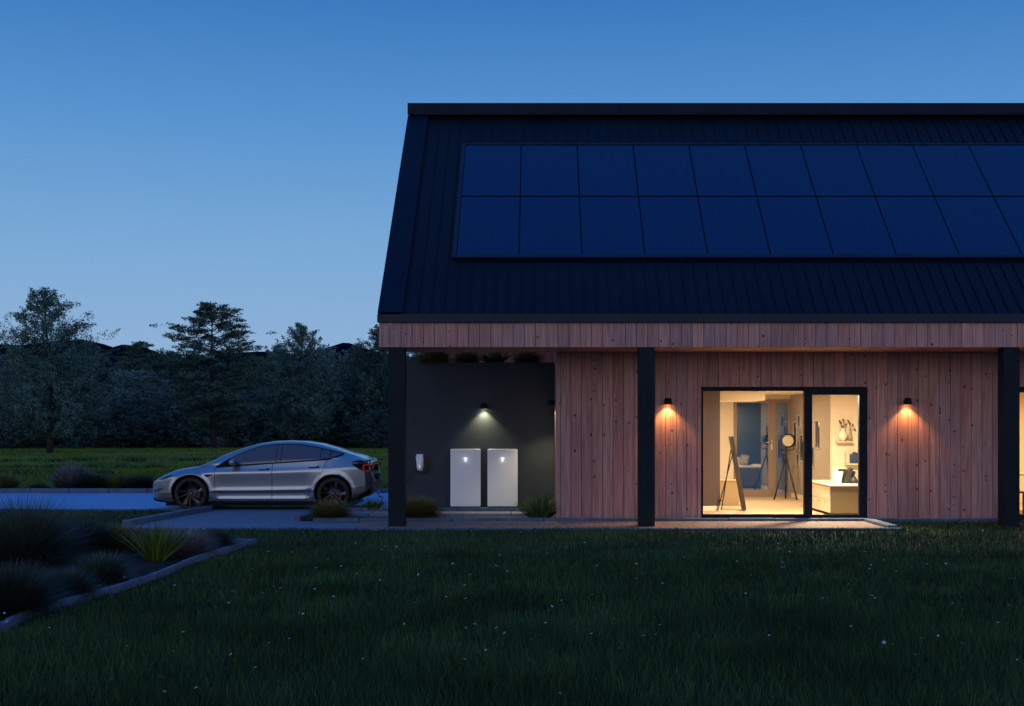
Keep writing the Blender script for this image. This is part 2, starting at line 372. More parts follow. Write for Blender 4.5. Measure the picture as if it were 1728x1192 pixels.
# ------------------------------------------------------------------ house
YF = 20.34; YW = 21.63; YR = 25.20; ZE = 3.569; TAN = 0.953; ZR = ZE+(YR-YF)*TAN
XL = at(638, 0, YF)[0]; XR = 14.6; YB = YR+(YR-YF)
def rz(y): return ZE+(y-YF)*TAN if y <= YR else ZR-(y-YR)*TAN
SOF = 3.02
house = thing('timber_house', (0, YW, 0), 'long single storey house with pink timber boards and black metal roof', 'house')
hp = Vector((0, -YW, 0))
def HB(mb, name, mats, parent=house, label=None):
    """build a part of the house; verts in world coordinates"""
    o = mb.build(name, mats, parent, label)
    if parent is house: o.location = hp
    return o

def boards(mb, x0, x1, z0, z1, yf, holes=(), w=0.188, th=0.022, off=0.0, axis='X'):
    k = math.floor((x0-off)/w); x = off+k*w
    while x < x1:
        a = max(x+0.004, x0); b = min(x+w-0.004, x1)
        if b-a > 0.01:
            cuts = [(z0, z1)]; parts = [(a, b, z0, z1)]
            for (hx0, hx1, hz0, hz1) in holes:
                new = []
                for (pa, pb_, pz0, pz1) in parts:
                    if pb_ <= hx0 or pa >= hx1: new.append((pa, pb_, pz0, pz1)); continue
                    if pa < hx0-.01: new.append((pa, hx0, pz0, pz1))
                    if pb_ > hx1+.01: new.append((hx1, pb_, pz0, pz1))
                    m0 = max(pa, hx0); m1 = min(pb_, hx1)
                    if hz0 > pz0+.01: new.append((m0, m1, pz0, hz0))
                    if hz1 < pz1-.01: new.append((m0, m1, hz1, pz1))
                parts = new
            j = rnd.uniform(-.0015, .0015)
            for (pa, pb_, pz0, pz1) in parts:
                if axis == 'X': mb.box(pa, pb_, yf+j, yf+th+j, pz0, pz1)
                else: mb.box(yf+j, yf+th+j, pa, pb_, pz0, pz1)
        x += w

XC = at(939, 0, YW)[0]                    # left corner of the timber room
D0 = (at(1183, 0, YW)[0], at(1464, 0, YW)[0], at(0, 880, YW)[1], at(0, 653, YW)[1])     # sliding door
D1 = (at(1706, 0, YW)[0], at(1960, 0, YW)[0], at(0, 880, YW)[1], at(0, 653, YW)[1])
mb = MB(); boards(mb, XC, XR-.3, 0.02, SOF+.3, YW, [(D0[0], D0[1], -1, D0[3]), (D1[0], D1[1], -1, D1[3])], off=XC+0.07)
HB(mb, 'front_cladding', M['wood'])
mb = MB(); boards(mb, YW+.024, 27.0, 0.02, 4.2, XC, off=YW, axis='Y', w=.188, th=.022)
HB(mb, 'side_cladding', M['wood'])
mb = MB()                                 # structural walls behind the boards, with the door openings left free
yb0, yb1 = YW+.03, YW+.2
def wall_with(mb, segs, z0, z1, y0, y1):
    for a, b, za, zb in segs: mb.box(a, b, y0, y1, za, zb)
wall_with(mb, [(XC+.025, D0[0], 0, SOF+.35), (D0[0], D0[1], D0[3], SOF+.35), (D0[1], D1[0], 0, SOF+.35), (D1[0], D1[1], D1[3], SOF+.35), (D1[1], XR-.32, 0, SOF+.35)], 0, 0, yb0, yb1)
mb.box(XC+.025, XC+.2, yb1, 27.0, 0, 4.2)
mb.box(XC+.2, XR-.32, 29.2, 29.4, 0, 4.0)
mb.box(XR-.5, XR-.32, yb1, 29.2, 0, 4.0)
HB(mb, 'inner_wall', M['dark_backing'])
mb = MB(); k = 0; x = XC+.07
while x < 9.2:                            # nail heads, two to a board in rows
    for dx in (.035, .15):
        for z in (.10, .72, 1.34, 1.96, 2.62):
            px_, pz_ = x+dx+rnd.uniform(-.004, .004), z+rnd.uniform(-.01, .01)
            if not (D0[0]-.02 < px_ < D0[1]+.02 and pz_ < D0[3]+.02) and px_ < 8.2: mb.lathe([(.0065, 0), (.0055, -.002), (.0005, -.002)], (px_, YW-.0016, pz_), axis='Y', n=6)
    x += .188
nh = HB(mb, 'nail_heads', mat('rusty_nail', (.05, .03, .03), .7)); nh['kind'] = 'stuff'
# rear timber wall seen above the planter wall, whole width
mb = MB(); boards(mb, -2.62, XC+.0, 0.02, 5.6, 27.0, off=-2.62, w=.42, th=.022)
HB(mb, 'rear_cladding', M['wood'])
mb = MB(); mb.box(-2.6, XC+.1, 27.03, 27.2, 0, 5.6); HB(mb, 'rear_wall', M['dark_backing'])
# fascia boards
mb = MB(); boards(mb, XL+.01, XR, at(0, 586, YF)[1], at(0, 545, YF)[1], YF, off=XL+.01, w=.188, th=.03)
HB(mb, 'fascia', M['wood'])
mb = MB(); mb.box(XL+.03, XR, YF+.032, YF+.12, SOF+.012, 3.40); HB(mb, 'fascia_beam', M['dark_backing'])
# soffit
mb = MB(); x = XL+.05
while x < XR-.1:
    mb.box(x, x+.182, YF+.035, YW+.02, SOF, SOF+.02); x += .188
HB(mb, 'soffit', M['wood'])
mb = MB(); mb.box(XL+.05, XC, YW+.02, YW+.07, SOF+.004, 3.9); HB(mb, 'porch_lintel', M['dark_backing'])
# gutter
mb = MB(); mb.box(XL-.01, XR, YF-.05, YF+.02, at(0, 545, YF)[1]+.002, ZE+.0, bev=.008); HB(mb, 'gutter', M['gutter'])
# roof: both slopes, underside, ribs
roof = None
mb = MB(); th = 0.16
for s in (0, 1):
    y0, y1 = (YF+.02, YR) if s == 0 else (YR, YB)
    ya, za, yb_, zb = y0, rz(y0), y1, rz(y1)
    vs = [(XL+.02, ya, za), (XR, ya, za), (XR, yb_, zb), (XL+.02, yb_, zb), (XL+.02, ya, za-th), (XR, ya, za-th), (XR, yb_, zb-th), (XL+.02, yb_, zb-th)]
    mb.add(vs, [(0, 1, 2, 3), (7, 6, 5, 4), (0, 4, 5, 1), (0, 3, 7, 4), (1, 5, 6, 2), (2, 6, 7, 3)])
x = XL+.44
nrm = Vector((0, -TAN, 1)).normalized(); dr = Vector((0, 1, TAN)).normalized()
def on_roof(x, y, up): return Vector((x, y, rz(y)))+nrm*up
k = 0
while x < XR:
    for (ya, yb_) in ((YF+.04, YR-.22),):
        a0, a1, b0, b1 = on_roof(x-.011, ya, 0), on_roof(x+.011, ya, 0), on_roof(x-.011, yb_, 0), on_roof(x+.011, yb_, 0)
        t = nrm*.022
        mb.add([a0, a1, b1, b0, a0+t, a1+t, b1+t, b0+t], [(4, 5, 7-1, 7), (0, 4, 7, 3), (1, 2, 6, 5), (0, 1, 5, 4)])
    x += .2165
roof = HB(mb, 'roof', M['roof_metal'])
mb = MB()                                  # verge flashing and ridge cap
for (ya, yb_) in ((YF-.02, YR-.15),):
    a, b, c, d = on_roof(XL, ya, .04), on_roof(XL+.42, ya, .04), on_roof(XL+.42, yb_, .04), on_roof(XL, yb_, .04)
    t = nrm*.03; e = nrm*-.16
    mb.add([a, b, c, d, a+t, b+t, c+t, d+t, a+e, d+e], [(4, 5, 6, 7), (1, 2, 6, 5), (0, 1, 5, 4), (0, 4, 7, 3), (0, 3, 9, 8)])
rv = mb.build('verge_flashing', M['verge_metal'], roof)
mb = MB()
zl = at(0, 194, YR-.22)[1]
mb.box(XL-.004, XR, YR-.235, YR-.19, zl, at(0, 174, YR-.235)[1])
mb.box(XL-.004, XR, YR-.19, YR+.19, ZR-.02, at(0, 174, YR-.235)[1]-.003)
mb.box(XL-.004, XR, YR+.19, YR+.235, zl, at(0, 174, YR-.235)[1])
mb.build('ridge_cap', M['verge_metal'], roof)

# posts
for i, (a, b) in enumerate(((655, 683), (1078, 1105), (1694, 1721))):
    xa, xb = at(a, 0, YF)[0], at(b, 0, YF)[0]
    mb = MB(); mb.box(xa, xb, YF+.002, YF+.272, 0.0, SOF-.002, bev=.006)
    HB(mb, 'post', M['post'])
    mb = MB()

# ---- solar array
arr = thing('solar_array', (0, YF, ZE), 'long array of dark blue solar panels set in the black roof', 'solar panels')
def ydepth(py): C_ = YF*(F*TAN-(HY-531)); return C_/(F*TAN-(HY-py))
yt, ymid, ybt = ydepth(249), ydepth(336), ydepth(435)
x0s = -1.45; pw = 1.114
first = None
arrp = Vector((0, -YF, -ZE))
for r_, (ya, yb_) in enumerate(((ybt, ymid), (ymid, yt))):
    for c in range(12):
        xa = x0s+c*pw+.012; xb = x0s+(c+1)*pw-.012
        yy0 = ya+.016; yy1 = yb_-.016
        hgt = .055
        P4 = [on_roof(xa, yy0, hgt), on_roof(xb, yy0, hgt), on_roof(xb, yy1, hgt), on_roof(xa, yy1, hgt)]
        if first is None:
            o0 = P4[0]
            mb = MB(); t = nrm*-.03
            q = [p-o0 for p in P4]
            mb.add(q+[p+t for p in q], [(0, 1, 2, 3), (0, 4, 5, 1), (1, 5, 6, 2), (2, 6, 7, 3), (3, 7, 4, 0)])
            first = mb.build('solar_panel', M['solar'], arr); first.location = o0+arrp; rowlen = (yy1-yy0)
        else:
            o = first.copy(); COL.objects.link(o); o.parent = arr; o.location = P4[0]+arrp
            f = (yy1-yy0)/rowlen; o.scale = (1, f, f)
mb = MB()
xa, xb = x0s-.07, x0s+12*pw+.1
def bar(xa, xb, ya, yb_, lo, hi, mi=0):
    P8 = [on_roof(xa, ya, lo), on_roof(xb, ya, lo), on_roof(xb, yb_, lo), on_roof(xa, yb_, lo), on_roof(xa, ya, hi), on_roof(xb, ya, hi), on_roof(xb, yb_, hi), on_roof(xa, yb_, hi)]
    mb.add(P8, [(4, 5, 6, 7), (0, 4, 7, 3), (1, 2, 6, 5), (0, 1, 5, 4), (2, 3, 7, 6)], mi)
bar(xa, xb, ybt-.06, ybt, .036, .075); bar(xa, x0s, ybt, yt, .036, .072)
bar(xa, xb, yt, yt+.03, .036, .07)
bar(x0s, xb, ybt, yt, .015, .024, 1)
o = mb.build('frame', [noisy('array_flashing', (0.008, 0.020, 0.048), (0.012, 0.026, 0.056), 2, rough=.5, spec=.15), M['roof_metal']], arr); o.location = arrp

# ---- sliding door
def sliding_door(D, px_mull, name, x_list, lab):
    """x_list: (glass x0, x1, z0, z1) openings in pixels"""
    fr = MB(); y0, y1 = YW+.03, YW+.12
    x0, x1, z0, z1 = D
    segs = []
    ga, gb = x_list
    A = [at(ga[0], ga[3], YW), at(ga[1], ga[2], YW)]; B = [at(gb[0], gb[3], YW), at(gb[1], gb[2], YW)]
    fr.box(x0, A[0][0], y0, y1, z0, z1, bev=.004); fr.box(B[1][0], x1, y0, y1, z0, z1, bev=.004)
    fr.box(A[1][0], B[0][0], y0-.02, y1+.003, z0+.002, z1-.002, bev=.004)
    fr.box(A[0][0], A[1][0], y0+.003, y1-.003, A[1][1], z1-.001); fr.box(A[0][0], A[1][0], y0+.003, y1-.003, z0+.001, A[0][1])
    fr.box(B[0][0], B[1][0], y0-.016, y1-.003, B[1][1], z1-.003); fr.box(B[0][0], B[1][0], y0-.016, y1-.003, z0+.003, B[0][1])
    d = HB(fr, 'sliding_door', M['frame'])
    g = MB(); g.add([(A[0][0], y0+.05, A[0][1]), (A[1][0], y0+.05, A[0][1]), (A[1][0], y0+.05, A[1][1]), (A[0][0], y0+.05, A[1][1])], [(0, 1, 2, 3)])
    g.build('pane', M['glass'], d)
    g = MB(); g.add([(B[0][0], y0+.03, B[0][1]), (B[1][0], y0+.03, B[0][1]), (B[1][0], y0+.03, B[1][1]), (B[0][0], y0+.03, B[1][1])], [(0, 1, 2, 3)])
    g.build('pane', M['glass'], d)
    h = MB(); hx = (A[1][0]+B[0][0])/2+.03; hz = at(0, 760, YW)[1]
    h.tube([(hx, y0-.02, hz+.08), (hx, y0-.055, hz+.08), (hx, y0-.055, hz-.08), (hx, y0-.02, hz-.08)], .008, 8)
    h.build('handle', M['black_metal'], d)
    return d
sliding_door(D0, 0, 'a', [(1187, 1357.5, 660, 868.5), (1371, 1450.5, 666.5, 869)], '')
sliding_door(D1, 0, 'b', [(1711, 1840, 662, 868.5), (1854, 1950, 666, 869)], '')

# ---- interior
FLZ = 0.03
mb = MB(); mb.box(XC+.2, XR-.5, YW+.12, 29.2, -.1, FLZ); HB(mb, 'interior_floor', noisy('pale_oak_floor', (0.42, 0.30, 0.18), (0.52, 0.39, 0.25), 3, rough=.5, stretch=(1, 12, 1)))
CZ = 2.44
mb = MB(); mb.box(XC+.2, XR-.5, YW+.2, 29.2, CZ, CZ+.08); HB(mb, 'interior_ceiling', M['paint_in'])
mb = MB()
xp = at(1215, 0, 24.0)[0]
mb.box(2.6, 2.7, YW+.22, 23.99, FLZ, CZ-.002)
XK = 6.03; YK = 25.0
mb.box(xp, 4.66, 28.9, 29.05, FLZ, CZ-.002)                      # back wall beside the door
mb.box(4.66, XK, 28.9, 29.05, 2.34, CZ-.003)
mb.box(XK, 8.45, YK, 29.05, FLZ, CZ-.002)                        # white block right: corridor wall and shelf wall
mb.box(8.45, 8.57, YW+.22, 29.05, FLZ, CZ-.001)                   # party wall to the dining room
mb.box(8.6, XR-.5, 26.5, 26.6, FLZ, CZ-.003)
mb.box(2.62, xp-.02, 24.04, 28.9, FLZ, CZ-.002)
bw, bz = at(1285, 0, 24.6)[0], at(0, 676, 24.2)[1]
mb.box(xp+.003, bw, 24.2, 25.6, bz, CZ-.004)                         # bulkhead
iw = HB(mb, 'interior_wall', M['paint_in'])
mb = MB(); mb.box(2.72, xp, 23.999, 24.035, FLZ+.10, CZ-.003); HB(mb, 'wall_panel', mat('dark_brown_panel', (0.085, 0.055, 0.05), .42))  # flat dark brown sheet over the front of the left partition
mb = MB(); mb.box(XK-.012, XK-.001, YK+.0, 28.88, FLZ+.105, CZ-.004); HB(mb, 'hallway_shade_sheet', mat('wall_shade_paint', (0.30, 0.25, 0.20), .8))  # thin sheet on the white wall, the corridor's dimness painted as taupe
mb = MB()
mb.box(2.72, xp-.01, 23.99, 24.03, FLZ, FLZ+.09); HB(mb, 'skirting_board', mat('cream_skirting', (.75, .68, .55), .6))
mb = MB(); mb.box(XK-.014, XK-.001, YK+.01, 28.88, FLZ, FLZ+.10); HB(mb, 'skirting_board', bpy.data.materials['cream_skirting'])
# inner glazed door and side light
bf = mat('inner_door_frame', (0.24, 0.17, 0.14), 0.5)
dg = mat('sky_painted_glass', (0.006, 0.06, 0.21), 0.03, spec=1.0)  # sky reflection in the door glass is painted in as a blue base
bsdf(dg).inputs['IOR'].default_value = 2.1
mb = MB(); dx0, dx1, ds = 4.66, 5.58, 6.02
mb.box(dx0, dx0+.07, 28.84, 28.92, FLZ, 2.34); mb.box(dx1-.1, dx1+.07, 28.84, 28.92, FLZ, 2.34); mb.box(ds-.07, ds, 28.84, 28.92, FLZ, 2.34)
mb.box(dx0+.07, dx1-.1, 28.845, 28.915, 2.26, 2.339); mb.box(dx0+.07, dx1-.1, 28.845, 28.915, FLZ, FLZ+.16)
mb.box(dx1+.07, ds-.07, 28.845, 28.915, 2.26, 2.339); mb.box(dx1+.07, ds-.07, 28.845, 28.915, FLZ, FLZ+.08)
idr = HB(mb, 'interior_door', bf)
mb = MB(); mb.box(dx0+.07, dx1-.1, 28.87, 28.885, FLZ+.16, 2.26); mb.build('pane', dg, idr)
mb = MB(); mb.box(dx1+.07, ds-.07, 28.87, 28.885, FLZ+.08, 2.26); mb.build('pane', dg, idr)
mb = MB(); hz = at(0, 747, 28.8)[1]
mb.box(dx1-.045, dx1-.005, 28.82, 28.838, hz-.18, hz+.05); mb.tube([(dx1-.025, 28.83, hz), (dx1-.025, 28.79, hz), (dx1-.17, 28.79, hz)], .012, 8)
mb.build('handle', mat('pale_steel', (.7, .66, .6), .3, 1.0), idr)

# ceiling lamps inside (real fixtures)
def ceiling_lamp(x, y, e, label, rad=.16, col=(1, .78, .50), z=CZ):
    t = thing('ceiling_lamp', (x, y, z), label, 'ceiling lamp', 'ceiling lamps inside the house')
    m_ = MB(); m_.lathe([(0.001, 0), (rad, 0), (rad, -.03), (rad-.02, -.035)], n=28); m_.build('housing', M['white_plastic'], t)
    m_ = MB(); m_.lathe([(rad-.02, -.032), (0.001, -.036)], n=28); m_.build('diffuser', mat('lit_diffuser', (.8, .8, .8), .5, emis=col, es=6), t)
    ld = bpy.data.lights.new('lamp_light', 'AREA'); ld.shape = 'DISK'; ld.size = rad*2; ld.energy = e; ld.color = col
    lo = bpy.data.objects.new('lamp_light', ld); COL.objects.link(lo); lo.parent = t; lo.location = (0, 0, -.05)
ceiling_lamp(4.25, 26.3, 100, 'round ceiling lamp over the hallway behind the glass door')
ceiling_lamp(5.3, 22.35, 300, 'round ceiling lamp just inside the sliding glass door')
ceiling_lamp(10.4, 24.0, 220, 'round ceiling lamp over the dining table', col=(1, .56, .2))

# leaning mirror on stand
ml = thing('floor_mirror', (3.99, 24.1, FLZ), 'tall dark framed mirror leaning on thin black legs inside the glass door', 'mirror')
a = Vector((0.10, 0, .02)); b = Vector((-.16, 0, 1.47)); d = (b-a)
mt = Matrix.Translation((a+b)/2) @ Matrix.Rotation(R(-3), 4, 'Z') @ Matrix.Rotation(-math.atan2(-d.x, d.z), 4, 'Y')
mb = MB(); mb.obox(mt, .05, .46, d.length, 0); mb.build('frame', mat('dark_brown_wood', (.022, .016, .012), .6), ml)
mb = MB(); mb.obox(mt @ Matrix.Translation((.028, 0, 0)), .004, .40, d.length-.08); mb.build('mirror_glass', mat('mirror_silver', (.8, .8, .8), .03, 1.0), ml)
for s, xx in ((-1, -.44), (1, -.33)):
    mb = MB(); mb.tube([(-.13, s*.17, 1.2), (xx, s*.12-.02, 0.0)], .011, 8); mb.build('leg', M['black'], ml)
mb = MB(); mb.tube([(-.405, -.135, .19), (-.30, .09, .19)], .009, 8); mb.build('stretcher', M['black'], ml)
# low white bench, its shade painted in as an even tan
tan = mat('shaded_white_board', (.42, .30, .17), .6)
bx = thing('low_bench', (3.95, 25.8, FLZ), 'low cream bench box behind the leaning mirror', 'bench')
mb = MB(); mb.box(-.24, .30, -.15, .15, .0, .50, bev=.01); mb.build('body', tan, bx)
mb = MB(); mb.box(-.26, .32, -.17, .17, .502, .53, bev=.008); mb.build('lid', tan, bx)

# tripod studio lamp
tl = thing('tripod_lamp', (5.66, 27.7, FLZ), 'black tripod floor lamp with a slatted round head by the hallway wall', 'floor lamp')
mb = MB(); hc = Vector((.05, -.04, at(0, 744, 27.7)[1]-FLZ))
mh = Matrix.Translation(hc) @ Matrix.Rotation(R(-16), 4, 'Z')
bm = bmesh.new(); bmesh.ops.create_cone(bm, cap_ends=True, segments=28, radius1=.16, radius2=.10, depth=.2)
mb.bm(bm, 0, False, mh @ Matrix.Rotation(R(-90), 4, 'X') @ Matrix.Rotation(R(180), 4, 'X')); mb.build('lamp_head', M['black'], tl)
mb = MB()
for k in range(-4, 5):
    w = math.sqrt(max(.0001, .125**2-(k*.027)**2))
    mb.obox(mh @ Matrix.Translation((0, -.112, k*.027)) @ Matrix.Rotation(R(25), 4, 'X'), w*2, .004, .02)
mb.build('slats', mat('pale_louvre', (.62, .56, .42), .5), tl)
mb = MB(); mb.tube([(.0, 0, hc.z-.42), (.0, 0, hc.z-.16)], .018, 8); mb.tube([(-.13, -.04, hc.z-.05), (-.13, -.02, hc.z-.2), (.0, 0, hc.z-.24), (.17, -.02, hc.z-.2), (.19, -.04, hc.z-.05)], .012, 8)
mb.build('yoke', M['black'], tl)
for dx, dy in ((-.30, -.16), (.20, -.26), (.06, .3)):
    mb = MB(); mb.tube([(0, 0, hc.z-.36), (dx*.5, dy*.5, (hc.z-.36)*.5), (dx, dy, 0)], .019, 8); mb.build('leg', M['black'], tl)
# hallway pictures on corridor wall
pf = mat('silver_picture_frame', (.55, .5, .42), .35, .6); pp = noisy('abstract_print', (.60, .54, .44), (.02, .022, .035), 3.5, rough=.8, lo=.40, hi=.43, stretch=(1, 1, .35))
for (pa, pb_, z0p, z1p, txt) in ((1347, 1352, 700, 722, 'uppermost small framed print on the hallway wall'), (1340, 1346, 711, 756, 'tall framed print nearest the hallway door'),
        (1351, 1358, 733, 780, 'tall framed print at the edge of the large pane'), (1345, 1350, 766, 788, 'lowest small framed print on the hallway wall beside the tripod lamp'),
        (1377, 1386, 709, 758, 'large framed print seen through the narrow pane'), (1370.5, 1376, 753, 790, 'lower framed print seen at the left of the narrow pane')):
    Ya = XK*F/(pb_-CX); Yb_ = XK*F/(pa-CX); Ym = (Ya+Yb_)/2
    z1 = at(0, z0p, Ym)[1]; z0 = at(0, z1p, Ym)[1]
    p = thing('picture_frame', (XK-.002, Ym, z0), txt, 'framed picture', 'framed prints on the hallway wall')
    h = (Yb_-Ya)/2; H_ = z1-z0
    mb = MB(); e = .03
    mb.box(-.03, 0, -h, h, 0, e); mb.box(-.03, 0, -h, h, H_-e, H_); mb.box(-.03, 0, -h, -h+e, e, H_-e); mb.box(-.03, 0, h-e, h, e, H_-e); mb.build('frame', pf, p)
    mb = MB(); mb.box(-.012, -.006, -h+e, h-e, e, H_-e); mb.build('print', pp, p)

# cabinet
cxL = 5.44; cz = .565; cb = thing('drawer_cabinet', (cxL, 22.62, FLZ), 'low cream cabinet with four drawers inside the narrow pane', 'cabinet')
mb = MB(); mb.box(.02, 1.55, 0, 2.2, .04, cz-.02, bev=.004); mb.build('body', mat('olive_lacquer', (.13, .10, .055), .5), cb)
mb = MB(); mb.box(-.01, 1.57, -.02, 2.2, cz-.019, cz+.01, bev=.004); mb.build('top', mat('cream_top', (.72, .62, .46), .45), cb)
for i in range(2):
    for j in range(4):
        y0 = .02+j*.54; z0 = .05+i*.245
        mb = MB(); mb.box(0, .019, y0, y0+.53, z0, z0+.235, bev=.003); dw = mb.build('drawer', M['paint_in'], cb)
        mb = MB(); mb.tube([(-.001, y0+.2, z0+.19), (-.025, y0+.2, z0+.185), (-.025, y0+.33, z0+.185), (-.001, y0+.33, z0+.19)], .006, 6); mb.build('handle', mat('brass', (.6, .35, .12), .35, 1.0), dw)
# things on the cabinet
ct = FLZ+cz+.012
wf = thing('picture_frame', (at(1413, 0, 23.5)[0], 23.5, ct), 'small washed wood frame leaning back on the cabinet', 'framed picture')
mt = Matrix.Rotation(R(-10), 4, 'X') @ Matrix.Rotation(R(8), 4, 'Y')
mb = MB()
for (x_, z_, sx, sz) in ((-.1, .15, .03, .30), (.1, .15, .03, .30), (0, .285, .17, .03), (0, .015, .17, .03)): mb.obox(mt @ Matrix.Translation((x_, 0, z_)), sx, .02, sz)
mb.build('frame', noisy('washed_wood', (.4, .34, .24), (.55, .48, .36), 12), wf)
mb = MB(); mb.obox(mt @ Matrix.Translation((0, .006, .15)), .17, .004, .24); mb.build('print', mat('paper', (.7, .65, .55), .8), wf)
# the black figure 7 shaped ornament in front of frame
def prop_prism(name, poly, x, y, th, m, label, cat, rot=0, ty=0):
    o = MB(); o.prism(poly, -th/2, th/2); ob = o.build(name, m, label=label, cat=cat); ob.location = (x, y, ct); ob.rotation_euler = (0, R(ty), R(rot)); return ob
prop_prism('numeral_ornament', [(-.07, .27), (.08, .27), (.08, .23), (.02, .0), (-.03, .0), (.03, .22), (-.04, .22), (-.04, .19), (-.07, .19)], at(1421, 0, 23.3)[0], 23.3, .05, M['black'], 'black number seven ornament standing on the cabinet', 'ornament')
prop_prism('pale_book', [(-.04, .0), (.04, .0), (.07, .22), (-.01, .23)], at(1414, 0, 23.1)[0], 23.1, .15, mat('cream_book', (.75, .7, .55), .7), 'cream book leaning before the washed wood frame', 'book', 0)
prop_prism('black_book', [(-.06, .0), (.02, .0), (.09, .29), (.03, .30)], at(1430, 0, 23.2)[0], 23.2, .2, M['black'], 'tall black book leaning beside the number seven', 'book', 0)
prop_prism('thin_black_book', [(-.03, .0), (.0, .0), (.06, .23), (.04, .235)], at(1437, 0, 23.15)[0], 23.15, .18, M['black'], 'thin black book leaning right of the tall one', 'book', 0)
o = MB(); o.lathe([(.001, 0), (.07, .0), (.075, .05), (.05, .1), (.02, .14), (.001, .15)], n=20); ob = o.build('rounded_ornament', M['black'], label='small rounded black ornament at the cabinet edge', cat='ornament'); ob.location = (at(1441, 0, 23.1)[0], 23.1, ct)
# shelves on the white wall
def shelf(px0, px1, py, label):
    xa, z = at(px0, py, YK); xb, _ = at(px1, py, YK)
    o = MB(); o.box(0, xb-xa, -.18, -.002, -.03, 0, bev=.003); ob = o.build('wall_shelf', mat('cream_shelf', (.6, .5, .38), .6), label=label, cat='shelf', group='shelves on the white wall'); ob.location = (xa, YK, z)
    return xa, xb, z
s1 = shelf(1409, 1435, 744.5, 'upper white shelf holding the flower vase')
s2 = shelf(1425, 1455, 782, 'lower white shelf holding blue books')
vz = thing('flower_vase', (s1[0]+.14, YK-.10, s1[2]), 'bulbous white vase on the upper shelf', 'vase')
mb = MB(); mb.lathe([(.001, 0), (.05, 0), (.085, .09), (.08, .15), (.035, .23), (.05, .26), (.042, .26), (.03, .23)], n=24); mb.build('body', mat('white_ceramic', (.75, .68, .56), .4), vz)
fm = mat('dried_flower', (.14, .09, .06), .8)
fl = MB(); rf = random.Random(5)
for k in range(9):
    a_ = rf.uniform(0, 6.28); e = Vector((math.cos(a_)*rf.uniform(.03, .13), math.sin(a_)*.05, rf.uniform(.30, .44)))
    fl.tube([(0, 0, .2), e*.6+Vector((0, 0, .05)), e], .003, 5)
    bm = bmesh.new(); bmesh.ops.create_icosphere(bm, subdivisions=1, radius=rf.uniform(.014, .026)); fl.bm(bm, 0, True, Matrix.Translation(e))
ob = fl.build('flower_bunch', fm, label='bunch of dried brown flowers in the white vase', cat='flowers'); ob.location = (s1[0]+.14, YK-.10, s1[2])
o = MB(); o.box(-.04, .04, -.012, .012, 0, .24, bev=.01); ob = o.build('ceramic_plaque', mat('cream_ceramic', (.62, .54, .42), .5), label='pale upright plaque left of the vase', cat='ornament'); ob.location = (s1[0]+.04, YK-.06, s1[2])
bt = MB(); bt.lathe([(.001, 0), (.035, 0), (.04, .1), (.015, .2), (.015, .26), (.001, .26)], n=18); ob = bt.build('slender_bottle', mat('brown_ceramic', (.35, .26, .18), .5), label='slender brown bottle at the right end of the upper shelf', cat='bottle'); ob.location = (s1[0]+.29, YK-.09, s1[2])
fl = MB()
for e in ((-.03, 0, .40), (.05, 0, .33), (.0, .02, .36), (.09, -.01, .24)):
    e = Vector(e); fl.tube([(0, 0, .24), e], .004, 5); bm = bmesh.new(); bmesh.ops.create_icosphere(bm, subdivisions=1, radius=.02); fl.bm(bm, 0, True, Matrix.Translation(e) @ Matrix.Diagonal((.8, .8, 1.8, 1)))
ob = fl.build('dried_twigs', fm, label='dried twigs standing in the slender bottle', cat='flowers'); ob.location = (s1[0]+.29, YK-.09, s1[2])
bk = mat('blue_book_cloth', (.03, .055, .12), .6)
for i, (w_, h_, m_, lb) in enumerate(((.07, .22, mat('cream_book_cloth', (.6, .5, .4), .7), 'cream book at the left of the lower shelf'), (.09, .19, bk, 'thick navy book on the lower shelf'), (.05, .23, bk, 'taller navy book beside the thick one'), (.04, .22, bk, 'slim navy book at the right of the row'))):
    o = MB(); o.box(0, w_-.004, -.15, -.01, 0, h_, bev=.003); ob = o.build('book', m_, label=lb, cat='book'); ob.location = (s2[0]-.09+sum((.07, .09, .05, .04)[:i])+.09, YK, s2[2]+.001)

# dining room glimpsed at the right edge
dt = thing('dining_table', (10.35, 23.6, FLZ), 'pale topped dining table in the orange lit room', 'table')
mb = MB(); mb.box(-1.0, 1.0, -.5, .5, .71, .75, bev=.006); mb.build('tabletop', mat('pale_oak_top', (.5, .34, .18), .5), dt)
for sx in (-1, 1):
    for sy in (-1, 1):
        mb = MB(); mb.box(sx*.93-.03, sx*.93+.03, sy*.43-.03, sy*.43+.03, 0, .709); mb.build('leg', M['black'], dt)
ch = thing('dining_chair', (8.98, 22.7, FLZ), 'dark wooden dining chair at the near end of the dining table', 'chair')
mb = MB(); mb.box(-.2, .2, -.2, .2, .42, .45, bev=.01); mb.build('seat', M['black'], ch)
for sx in (-1, 1):
    for sy in (-1, 1):
        mb = MB(); mb.box(sx*.18-.016, sx*.18+.016, sy*.18-.016, sy*.18+.016, 0, .419 if sx > 0 else .68); mb.build('leg', M['black'], ch)
mb = MB(); mb.box(-.19, -.17, -.163, .163, .62, .68); mb.box(-.188, -.172, -.163, .163, .5, .54); mb.build('backrest', M['black'], ch)

